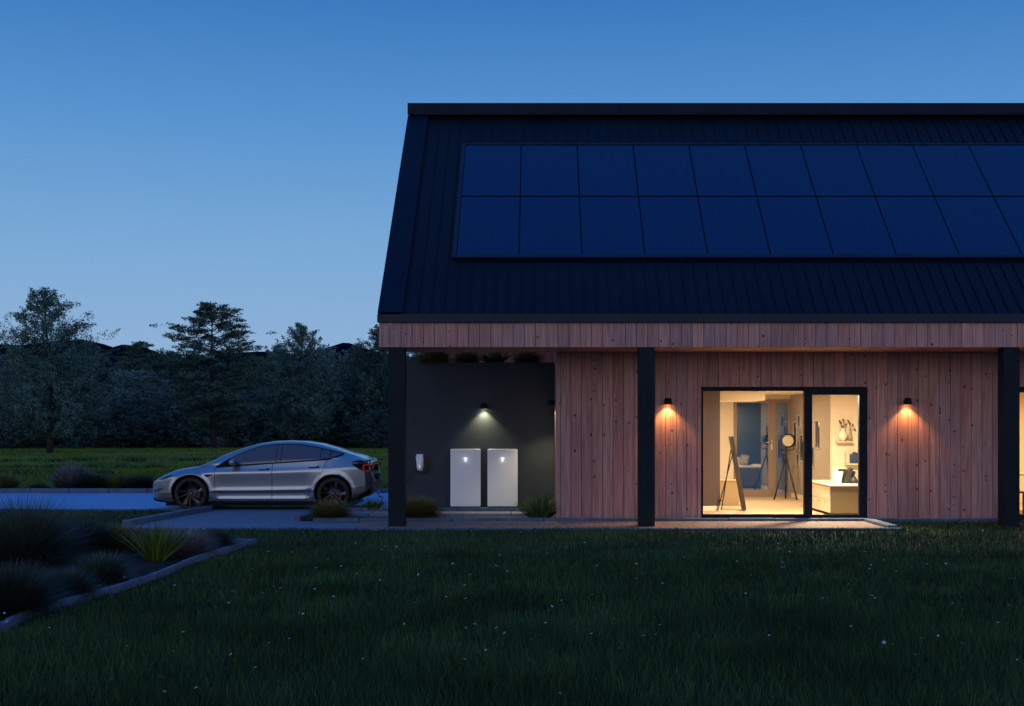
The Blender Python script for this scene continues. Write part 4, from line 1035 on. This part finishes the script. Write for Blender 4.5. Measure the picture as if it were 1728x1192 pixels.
for (n, y0, y1, h, w, sd_) in ((95000, 6.2, 11.0, .130, .0062, 1), (75000, 11.0, 16.0, .120, .0095, 2), (70000, 16.0, 24.4, .11, .012, 3)):
    x, y = scatter(n, y0, y1, sd_); m_ = lawn_mask(x, y); x, y = x[m_], y[m_]
    ph = np.sin(x*1.9+np.sin(y*1.3)*1.5)*np.sin(y*2.3+x*.7)
    rs = np.random.RandomState(sd_+50); hh = h*(0.5+0.75*rs.rand(len(x)))*(1+.22*ph)
    hh = np.where(y > 18.8, hh*.8, hh); hh = np.where((y > 19.6) & (x > -7.0) & (x < 6.0), hh*.8, hh)
    dk = np.full(len(x), 9.0)
    for (ax_, ay_), (bx_, by_) in zip(bed[:-1], bed[1:]):
        tt_ = np.clip(((x-ax_)*(bx_-ax_)+(y-ay_)*(by_-ay_))/((bx_-ax_)**2+(by_-ay_)**2), 0, 1)
        dk = np.minimum(dk, np.hypot(x-ax_-tt_*(bx_-ax_), y-ay_-tt_*(by_-ay_)))
    hh = hh*np.clip(.35+dk*1.3, .35, 1)
    V, Fq = blades(np.stack([x, y, np.full(len(x), -.02)], 1), hh, w, .42, sd_+10)
    Vs.append(V); Fs.append(Fq+nb); nb += len(V)
o = np_mesh('lawn_grass', np.concatenate(Vs), np.concatenate(Fs), g1)
tag(o, 'long dark green grass of the front lawn', None, kind='stuff')

# mown meadow beyond the road
g2 = island_mat('meadow_blades', [(0.0, (0.060, 0.115, 0.012)), (0.5, (0.09, 0.155, 0.017)), (1.0, (0.125, 0.19, 0.025))], .8, noise=(.25, .6, 1.3), spec=.15)
rs = np.random.RandomState(4); n = 110000; y = 31.3+46*rs.rand(n)**1.5; x = -.46*y-3+rs.rand(n)*(.46*y+3+1.5)
x = np.minimum(x, 2.0)
z = np.array([meadow_h(a, b) for a, b in zip(x, y)])
V, Fq = blades(np.stack([x, y, z-.01], 1), .10*(0.6+.8*rs.rand(n)), .030, .8, 21, segs=2)
o = np_mesh('meadow_grass', V, Fq, g2); tag(o, 'bright green meadow grass behind the driveway', kind='stuff')
dkt = island_mat('coarse_meadow_tufts', [(0.0, (0.008, 0.018, 0.010)), (1.0, (0.020, 0.036, 0.016))], .8)
rs = np.random.RandomState(9); C_ = []
for yb in (41.0, 47.5, 55.0):
    for k in range(34): C_.append((-.45*yb+rs.rand()*(.45*yb-1), yb+rs.randn()*1.0))
C_ = np.array(C_); P = np.repeat(C_, 46, 0)+rs.randn(len(C_)*46, 2)*np.array([.26, .14])
z = np.array([meadow_h(a, b) for a, b in P]); V, Fq = blades(np.column_stack([P, z]), .20*(0.6+.7*rs.rand(len(P))), .034, .8, 22, segs=2)
o = np_mesh('rough_grass_clumps', V, Fq, dkt); tag(o, 'darker rough grass in streaks across the meadow', kind='stuff')

# mulch bed and its kerb
mb = MB(); mb.add([(p[0], p[1], 0.012) for p in bedpoly], [tuple(range(len(bedpoly)))]); mb.build('mulch_bed', M['soil'], kind='structure', label='dark mulch of the curved planting bed')
rs = np.random.RandomState(3); x = -13+9*rs.rand(26000); y = 8+9.4*rs.rand(26000); m_ = inside(bedpoly, x, y); x, y = x[m_], y[m_]; n = len(x)
a_ = rs.rand(n)*6.28; sl = .012+.022*rs.rand(n); sw = .004+.008*rs.rand(n); tl2 = (rs.rand(n)-.5)*.7
ux, uy = np.cos(a_), np.sin(a_); z = .016+.02*rs.rand(n)
V = np.stack([np.stack([x+ux*sl*p-uy*sw*q, y+uy*sl*p+ux*sw*q, z+tl2*sl*p], 1) for p, q in ((-1, -1), (1, -1), (1, 1), (-1, 1))], 1).reshape(-1, 3)
o = np_mesh('bark_chips', V, np.arange(4*n).reshape(-1, 4), island_mat('bark_chip', [(0, (.002, .0018, .0015)), (.8, (.009, .007, .006)), (1, (.035, .03, .025))], .9)); tag(o, 'dark bark chips covering the planting bed', kind='stuff')
bs = []
for i in range(len(bed)-1):
    for k in range(4): t_ = k/4; bs.append((bed[i][0]*(1-t_)+bed[i+1][0]*t_, bed[i][1]*(1-t_)+bed[i+1][1]*t_))
bs.append(bed[-1])
kerb_run('kerb', bs, .05, .07, .34, 'thin pale kerb curving round the planting bed', gap=.003)
kerb_run('kerb', [(-13, 17.46), (-4.05, 17.42)], .12, .07, .9, 'straight pale kerb along the back of the planting bed')

def tuft(name, x, y, n, H, Rr, w, lean, stops, label, cat, seed, z=0.0, group=None, segs=5, curl=1.6, spread=.35):
    rs = np.random.RandomState(seed); n = int(n*(1.0 if 'spiky' in name else 1.7)); a_ = rs.rand(n)*2*np.pi; q = rs.rand(n)**.5
    P = np.stack([np.cos(a_)*q*Rr*spread, np.sin(a_)*q*Rr*spread, np.zeros(n)], 1)
    k = segs+1; t = np.linspace(0, 1, k)
    a2 = a_+rs.randn(n)*.45; fx = a2+np.pi/2+rs.randn(n)*.5
    V = np.zeros((n, k, 2, 3)); spiky = 'spiky' in name
    if spiky: th_ = (q**1.2)*1.05*lean; Ln = .88*H*(.8+.35*rs.rand(n)); drp = .10+.16*q
    else: th_ = (q**1.1)*1.38*lean; Ln = (.84*H*np.cos(th_)+Rr*.86*np.sin(th_))*(.66+.38*rs.rand(n)); drp = .22+.45*rs.rand(n)*q
    for i, tt in enumerate(t):
        r_ = Ln*tt*np.sin(th_)*(1+.08*tt); zz = Ln*tt*np.cos(th_)-drp*Ln*.5*tt**2.4+.04*np.sin(th_)*tt
        zz = np.maximum(zz+.01, .006)
        cx_ = P[:, 0]+np.cos(a2)*r_; cy_ = P[:, 1]+np.sin(a2)*r_
        ww = w*.5*(1-.9*tt**2)
        V[:, i, 0] = np.stack([cx_-np.cos(fx)*ww, cy_-np.sin(fx)*ww, zz], 1); V[:, i, 1] = np.stack([cx_+np.cos(fx)*ww, cy_+np.sin(fx)*ww, zz], 1)
    base = np.arange(n)[:, None, None]*k*2; qd = np.array([[2*i, 2*i+1, 2*i+3, 2*i+2] for i in range(segs)])
    o = np_mesh(name, V.reshape(-1, 3), (base+qd[None]).reshape(-1, 4), island_mat(name+'_leaves', stops, .6, spec=.25))
    o.location = (x, y, z); tag(o, label, cat, group); return o
GB = [(0, (.018, .036, .030)), (.6, (.040, .070, .056)), (1, (.10, .14, .11))]        # blue green
GD = [(0, (.010, .020, .018)), (.6, (.024, .040, .034)), (1, (.06, .08, .06))]       # dark
GY = [(0, (.04, .07, .014)), (.6, (.08, .12, .022)), (1, (.16, .19, .045))]            # yellow green
GP = [(0, (.09, .08, .085)), (.6, (.20, .175, .18)), (1, (.34, .30, .30))]           # pinkish straw
GO = [(0, (.07, .09, .028)), (.6, (.14, .14, .045)), (1, (.26, .21, .08))]         # straw green
def bt(px, py): return gX(px, py)
for (nm_, px, py, n, H, Rr, w, ln, st, lb, sd_) in (
    ('ornamental_grass', 42, 950, 3000, 1.10, .60, .006, 1.0, GB, 'very large grey green feathery grass at the left edge of the bed', 31),
    ('ornamental_grass', 10, 1040, 2600, .60, .44, .006, 1.0, GD, 'big dark grass mound at the lower left corner of the bed', 32),
    ('fescue_mound', 112, 1012, 1500, .36, .27, .006, 1.0, GD, 'small dark fescue mound nearest the curved kerb', 33),
    ('fescue_mound', 172, 984, 1500, .42, .28, .006, 1.0, GB, 'round grey green fescue mound in the middle of the bed', 34),
    ('ornamental_grass', 143, 934, 1600, .62, .36, .007, .8, GD, 'dark bushy grass between the feathery grass and the arching one', 35),
    ('ornamental_grass', 205, 930, 900, .48, .40, .010, 1.1, GO, 'arching straw coloured grass behind the yellow spiky plant', 36),
    ('spiky_plant', 264, 948, 150, .56, .34, .028, .85, GY, 'bright yellow green plant with stiff spiky leaves in the bed', 37),
    ('ornamental_grass', 312, 940, 1500, .48, .38, .006, 1.0, GP, 'pinkish fine grass right of the yellow spiky plant', 38),
    ('fescue_mound', 362, 928, 1300, .36, .27, .007, 1.0, GD, 'small dark mound at the right tip of the bed', 39)):
    x, y = bt(px, py); tuft(nm_, x, y, n, H, Rr, w, ln, st, lb, 'plant', sd_, group='grasses in the planting bed')
# beside the house
for (nm_, px, py, n, H, Rr, w, ln, st, lb, sd_) in (
    ('ornamental_grass', 707, 878, 1700, .52, .42, .009, 1.0, GO, 'wide green grass tuft right of the black corner post', 41),
    ('spiky_plant', 911, 878, 230, .52, .46, .030, 1.0, [(0, (.03, .06, .02)), (.6, (.07, .12, .035)), (1, (.16, .20, .07))], 'spiky green yucca at the timber wall corner', 42),
    ('ornamental_grass', 558, 878, 1500, .40, .42, .008, 1.0, GO, 'low straw green grass in front of the rear car wheel', 43),
    ('spiky_plant', 628, 866, 130, .33, .28, .024, 1.1, GY, 'small yellow green spiky plant left of the black corner post', 44)):
    x, y = bt(px, py); tuft(nm_, x, y, n, H, Rr, w, ln, st, lb, 'plant', sd_, z=.02, group='grasses beside the house')
# on top of the planter wall
for (nm_, px, n, H, Rr, w, st, lb, sd_, ln) in (
    ('ornamental_grass', 733, 1500, .56, .40, .009, GO, 'arching green grass at the left end of the wall trough', 51, 1.1),
    ('ornamental_grass', 788, 1200, .46, .26, .007, [(0, (.08, .05, .045)), (1, (.22, .14, .12))], 'reddish brown grass second from the left in the wall trough', 52, 1.0),
    ('spiky_plant', 836, 170, .50, .30, .022, [(0, (.03, .07, .03)), (1, (.08, .15, .05))], 'dark green spiky plant in the wall trough', 53, 1.0),
    ('ornamental_grass', 890, 1200, .47, .28, .007, [(0, (.09, .055, .05)), (1, (.24, .15, .12))], 'reddish brown grass at the right end of the wall trough', 54, 1.0)):
    tuft(nm_, (px-CX)*24.12/F, 24.12, n, H, Rr, w, ln, st, lb, 'plant', sd_, z=pwt-.06, group='plants in the wall trough')
# along the far kerb
for (nm_, px, n, H, Rr, w, st, lb, sd_, ln) in (
    ('silvery_shrub', 122, 2400, 1.0, .30, .016, [(0, (.05, .058, .06)), (.5, (.13, .145, .15)), (1, (.26, .28, .29))], 'silvery shrub behind the far kerb', 61, .9),
    ('spiky_plant', 200, 300, .58, .38, .024, [(0, (.05, .055, .01)), (1, (.15, .13, .03))], 'yellowish spiky clump behind the far kerb right of the silvery shrub', 62, 1.0),
    ('ornamental_grass', 156, 1500, .58, .50, .014, GD, 'dark low clump between the silvery shrub and the yellowish one', 63, 1.1),
    ('ornamental_grass', 240, 1500, .52, .55, .014, GD, 'dark low clump just left of the car nose', 64, 1.1),
    ('ornamental_grass', 4, 1300, .66, .42, .014, GO, 'straw coloured clump behind the far kerb at the left edge', 65, 1.0),
    ('spiky_plant', 66, 300, .28, .40, .018, GD, 'small spiky clump behind the far kerb left of the silvery shrub', 66, 1.2)):
    Y_ = 31.8; tuft(nm_, (px-CX)*Y_/F, Y_, n, H, Rr, w, ln, st, lb, 'plant', sd_, z=0.0, group='plants along the far kerb')

# small flowers in the lawn
fw = MB(); fw.add([(0, 0, -.10), (.002, 0, -.10), (.002, 0, 0), (0, 0, 0)], [(0, 1, 2, 3)], 1)
for k in range(9):
    a_ = 2*math.pi*k/9; c, s = math.cos(a_), math.sin(a_)
    fw.add([(c*.003-s*.002, s*.003+c*.002, 0), (c*.003+s*.002, s*.003-c*.002, 0), (c*.018+s*.0045, s*.018-c*.0045, .003), (c*.018-s*.0045, s*.018+c*.0045, .003)], [(0, 1, 2, 3)], 0)
fw.lathe([(.001, .005), (.0045, .003), (.005, .0)], n=8, mi=2)
wm = mat('white_petal', (.38, .44, .53), .6); ym = mat('yellow_petal', (.18, .18, .015), .6); gs = mat('flower_stem', (.03, .05, .02), .8)
fy = MB(); fy.v = list(fw.v); fy.f = list(fw.f); fy.mi = list(fw.mi); fy.sm = list(fw.sm)
def flowers(mbx, mats, n, seed, name, label, group, sc):
    rs = np.random.RandomState(seed); first = None; c = 0
    while c < n:
        y = 6.9+12.8*rs.rand()**.85; x = -.45*y+rs.rand()*.86*y
        if not lawn_mask(np.array([x]), np.array([y]))[0]: continue
        if first is None: first = o = mbx.build(name, mats, label=label, cat='flower', group=group)
        else: o = first.copy(); COL.objects.link(o)
        s = sc*rs.uniform(.75, 1.25)*(1.0+.02*max(0, y-10)); o.location = (x, y, .115+.035*rs.rand()); o.rotation_euler = (rs.randn()*.3, rs.randn()*.3, rs.rand()*6); o.scale = (s, s, s*.9); c += 1
flowers(fw, [wm, gs, mat('yellow_centre', (.4, .3, .03), .7)], 230, 71, 'daisy', 'tiny pale daisy open in the dark front lawn', 'daisies in the front lawn', .62)
flowers(fy, [ym, gs, ym], 60, 72, 'buttercup', 'tiny yellow flower in the dark front lawn', 'yellow flowers in the front lawn', .62)

# ------------------------------------------------------------------ trees
bark = noisy('dark_bark', (.010, .010, .010), (.024, .023, .022), 6, rough=.95, bump=.6, stretch=(1, 1, .25))
def leafmat(name, a, b, c, nz=.5): return island_mat(name, [(0, a), (.5, b), (1, c)], .7, noise=(nz, .6, 1.35), spec=.25)
LM = [leafmat('leaf_teal', (.032, .080, .070), (.065, .14, .12), (.12, .22, .19)), leafmat('leaf_dark', (.024, .060, .048), (.046, .10, .078), (.09, .16, .12)),
      leafmat('leaf_silver', (.045, .095, .090), (.09, .17, .16), (.16, .26, .25)), leafmat('leaf_deep', (.020, .050, .046), (.042, .090, .080), (.08, .15, .13))]
def leaf_cloud(C, S, n, size, rs, flat=1.0):
    """n leaves gathered round cluster centres C with spread S"""
    idx = rs.randint(0, len(C), n); g = np.clip(rs.randn(n, 3), -1.35, 1.35)
    p = C[idx]+g*S[idx][:, None]*np.array([1, 1, .75*flat])
    a = rs.randn(n, 3); a[:, 2] *= flat; a /= np.linalg.norm(a, axis=1)[:, None]
    b = rs.randn(n, 3); b -= (b*a).sum(1)[:, None]*a; b /= np.linalg.norm(b, axis=1)[:, None]
    s = size*(.5+1.0*rs.rand(n))[:, None]
    V = np.stack([p-a*s, p-b*s*.45, p+a*s, p+b*s*.45], 1).reshape(-1, 3)
    return V, np.arange(4*n).reshape(-1, 4)
PROF = {'open': ([0, .10, .2, .35, .5, .62, .75, .84, .92, 1.0], [0, .45, .80, .98, 1.0, .92, .80, .50, .26, .02]),
        'tier': ([0, .12, .2, .3, .5, .65, .8, .88, .95, 1.0], [0, .30, .75, .95, 1.0, .92, .72, .48, .26, .02]),
        'full': ([0, .05, .2, .4, .6, .75, .87, .95, 1.0], [.3, .75, .95, 1.0, .95, .80, .58, .32, .05])}
def make_tree(H, spread, seed, kind, n, size, base_z, lm):
    rs = np.random.RandomState(seed); rr = random.Random(seed); tier = kind == 'tier'
    mb = MB(); tr = .013*H+.03
    n_ax = 9; axis = [Vector((0, 0, 0))]
    for i in range(1, n_ax+1): axis.append(Vector((axis[-1].x+rr.uniform(-.012, .012)*H, axis[-1].y+rr.uniform(-.012, .012)*H, H*.97*i/n_ax)))
    mb.tube(axis, [tr*(1.35 if i == 0 else 1)*(1-.94*i/n_ax)+.006 for i in range(n_ax+1)], 8)
    def axp(t): f = min(t*n_ax, n_ax-1e-4); i = int(f); return axis[i].lerp(axis[i+1], f-i)
    nl = 54 if not tier else 62
    lobes = [(rr.uniform(0, 6.28), rr.uniform(-.45, .45)) for _ in range(3)]
    def rad(t, a): return spread*float(np.interp(t, *PROF[kind]))*(1+.16*math.sin(2*a+lobes[0][0]+6*t)+.13*math.sin(3*a+lobes[1][0]-9*t))
    ST = []; DR = []; LN = []
    for k in range(nl):
        tz = base_z+(.985-base_z)*((k+.5)/nl)**.95+rr.uniform(-.01, .01)          # height the limb reaches
        a = k*2.39996+rr.uniform(-.3, .3); Lr = rad(tz, a)*rr.uniform(.72, 1.06)
        drop = (.10 if tier else .55)*Lr+.02*H; p = axp(max(base_z*.6, tz-drop/H)); tip = Vector((math.cos(a)*Lr+p.x*.5, math.sin(a)*Lr+p.y*.5, tz*H))
        pts = []
        for j in range(7):
            f = j/6; q = p.lerp(tip, f); q.z += (.05 if tier else -.10)*Lr*math.sin(math.pi*f)+rr.uniform(-.02, .02)*Lr; q.x += rr.uniform(-.04, .04)*Lr; q.y += rr.uniform(-.04, .04)*Lr; pts.append(q)
        r0 = tr*(.40-.30*tz)+.006; mb.tube(pts, [r0*(1-.85*j/6)+.004 for j in range(7)], 5, cap=False)
        m_ = int((20 if tier else 24)*(Lr/spread+.18))+3
        for q in range(m_):
            f = rr.uniform(.22, 1.0)**.8; i_ = min(5, int(f*6)); c = pts[i_].lerp(pts[i_+1], f*6-i_)
            wob = Lr*(.20 if not tier else .17)*f+.04
            st = c+Vector((rr.gauss(0, wob), rr.gauss(0, wob), rr.gauss(0, wob*(.30 if tier else .7))))
            aa = a+rr.gauss(0, .7)
            d = Vector((math.cos(aa), math.sin(aa), rr.uniform(-.10, .28) if tier else rr.uniform(.15, 1.5))).normalized()
            ln_ = rr.uniform(.35, .85)*(.55+.45*min(1, Lr/(.6*spread)))*(H/9)
            if rr.random() < .6: mb.tube([c, st, st+d*ln_], [.007, .005, .002], 3, cap=False)
            else: mb.tube([st, st+d*ln_], [.005, .002], 3, cap=False)
            ST.append(st); DR.append(d); LN.append(ln_)
    for q in range(16):
        st = axp(rr.uniform(.86, .99)); a = rr.uniform(0, 6.28); ST.append(st); DR.append(Vector((math.cos(a)*.5, math.sin(a)*.5, 1 if not tier else .5)).normalized()); LN.append(rr.uniform(.25, .55))
    t = bpy.data.objects.new('broadleaf_tree' if not tier else 'tiered_tree', None); COL.objects.link(t); t.empty_display_size = .5
    mb.build('trunk', bark, t)
    ST = np.array([tuple(v) for v in ST]); DR = np.array([tuple(v) for v in DR]); LN = np.array(LN)
    idx = rs.randint(0, len(ST), n); u = rs.rand(n)**.8; dens = .045+.085*(1-u)
    p = ST[idx]+DR[idx]*(LN[idx]*u)[:, None]+np.clip(rs.randn(n, 3), -1.6, 1.6)*dens[:, None]*np.array([1.25, 1.25, .7 if tier else 1.0])
    a = rs.randn(n, 3); a[:, 2] *= .6 if tier else 1; a /= np.linalg.norm(a, axis=1)[:, None]
    b = rs.randn(n, 3); b -= (b*a).sum(1)[:, None]*a; b /= np.linalg.norm(b, axis=1)[:, None]
    s_ = size*(.5+1.0*rs.rand(n))[:, None]
    V = np.stack([p-a*s_, p-b*s_*.45, p+a*s_, p+b*s_*.45], 1).reshape(-1, 3)
    np_mesh('crown', V, np.arange(4*n).reshape(-1, 4), lm, t)
    return t
def place(t, px, Y, H, H0, lab, rz=0.0, sx=1.0, group='trees behind the meadow'):
    t.location = ((px-CX)*Y/F, Y, meadow_h((px-CX)*Y/F, Y)-.05 if Y < 125 else .4); s = H/H0; t.scale = (s*sx, s*sx, s); t.rotation_euler = (0, 0, rz); tag(t, lab, 'tree', group)
def top_h(py, Y): return at(0, py, Y)[1]-meadow_h(0, Y)
# the trees one can tell apart in front
A = make_tree(9.3, 3.1, 101, 'open', 62000, .052, .20, LM[0]); place(A, 84, 64, top_h(488, 64), 9.3, 'tall loose crowned tree standing alone on the meadow at the far left', .6)
T = make_tree(9.6, 2.9, 102, 'tier', 66000, .058, .14, LM[1]); place(T, 362, 74, top_h(507, 74), 9.6, 'tall tiered cedar like tree standing above the car', 1.0)
Bt = make_tree(8.5, 2.5, 103, 'open', 52000, .058, .14, LM[0]); place(Bt, 506, 80, top_h(545, 80), 8.5, 'bushy blue green tree right of the tiered tree', 2.2)
Ct = make_tree(8.0, 3.0, 104, 'open', 48000, .064, .08, LM[3])
place(Ct, 640, 84, top_h(548, 84), 8.0, 'dense dark tree partly hidden by the roof corner', 0)
Dt = make_tree(7.0, 3.6, 105, 'full', 46000, .064, .06, LM[2])
Et = make_tree(7.0, 3.8, 106, 'full', 46000, .064, .05, LM[3])
used = set()
fill = [  # px, Y, top py, proto, label, width factor
    (20, 88, 590, Dt, 'silvery grey green tree at the left edge behind the lone tree', 1.1), (-40, 80, 600, Et, 'dark low tree cut by the left edge of the picture', 1.2),
    (150, 92, 588, Et, 'broad dark tree behind and right of the lone tree', 1.2), (235, 96, 570, T, 'distant tiered tree whose top pokes above the hills', .9),
    (232, 86, 622, Dt, 'pale silvery tree midway between the lone tree and the tiered one', 1.1), (290, 98, 592, Et, 'dark rounded tree just left of the tiered tree', 1.1),
    (425, 92, 600, Et, 'dark tree filling the gap right of the tiered tree', 1.1), (468, 98, 582, Bt, 'slim tree behind the bushy blue green one', .9),
    (560, 94, 586, Dt, 'pale grey green tree between the bushy tree and the roof corner', 1.05), (600, 90, 600, Et, 'dark spreading tree left of the corner post', 1.1),
    (395, 84, 640, Dt, 'low grey green tree behind the tiered tree trunk', 1.0), (75, 96, 600, Ct, 'dark dense tree directly behind the lone tree', 1.2),
    (190, 82, 668, Et, 'low dark tree at the meadow edge right of the lone tree', 1.0), (310, 84, 660, Et, 'low dark tree at the meadow edge left of the tiered trunk', 1.0),
    (470, 86, 655, Ct, 'low dark tree at the meadow edge behind the car roof', 1.0), (680, 88, 590, Dt, 'pale tree seen in the gap beside the charcoal wall', 1.0),
    (740, 90, 575, Et, 'dark tree behind the porch', 1.0), (545, 84, 668, Et, 'low dark tree behind the car tail', .9), (120, 84, 660, Dt, 'low pale tree behind the lone tree trunk', .9),
    (-90, 90, 585, Bt, 'slim tree beyond the left edge of the picture', 1.0), (30, 78, 690, Ct, 'low dark shrubby tree at the far left meadow edge', 1.3), (640, 80, 690, Ct, 'low dark tree left of the corner post at the meadow edge', 1.1)]
H0 = {A: 9.3, T: 9.6, Bt: 8.5, Ct: 8.0, Dt: 7.0, Et: 7.0}
for i, (px, Y, py, pr, lab, sx) in enumerate(fill):
    if pr in (Dt, Et) and pr not in used: o = pr; used.add(pr)
    else: o = copy_tree(pr)
    h = top_h(py, Y)
    place(o, px, Y, h, H0[pr], lab, rz=i*1.7, sx=max(.7, min(2.2, sx*7.5/h)) if h < 6 else sx)
# undergrowth that closes the view below the crowns: one mass nobody could count
rs = np.random.RandomState(77); nC = 420
cx_ = -62+86*rs.rand(nC); cy_ = 88+24*rs.rand(nC); C_ = np.stack([cx_, cy_, .4+2.9*rs.rand(nC)**.8], 1)
V, Fq = leaf_cloud(C_, np.full(nC, 1.0), 110000, .15, rs)
o = np_mesh('woodland_undergrowth', V, Fq, LM[3]); tag(o, 'dark undergrowth filling the wood behind the trees', kind='stuff')

# ------------------------------------------------------------------ hills
hm = noisy('dark_hill', (.001, .004, .011), (.003, .008, .017), .02, rough=1.0, spec=0)
mb = MB(); rows = []
pxs = [-300, -60, 0, 60, 110, 150, 190, 215, 250, 290, 330, 380, 430, 470, 520, 560, 590, 610, 650, 720, 900, 1200, 1800, 2400]
pys = [600, 592, 582, 590, 580, 576, 586, 596, 588, 600, 604, 606, 598, 594, 600, 592, 584, 592, 600, 606, 612, 620, 620, 625]
for j, Y in enumerate(lin(420, 900, 15)):
    row = []
    for i in range(241):
        px = -400+i*12.0; X_ = (px-CX)*640/F
        hz_ = at(0, float(np.interp(px, pxs, pys)), 640)[1]
        t_ = 1-abs(Y-640)/240.0; t_ = max(0, t_)
        nz_ = math.sin(X_*.11+j)*1.2+math.sin(X_*.043+j*2)*1.8
        row.append((X_*(1+(Y-640)/3000), Y, hz_*math.sin(t_*math.pi/2)**1.2+(nz_*.5 if 0 < t_ < 1 else 0)-1*(t_ <= 0)))
    rows.append(row)
mb.sheet(rows); mb.build('hills', hm, kind='structure', label='row of dark rounded hills beyond the wood')
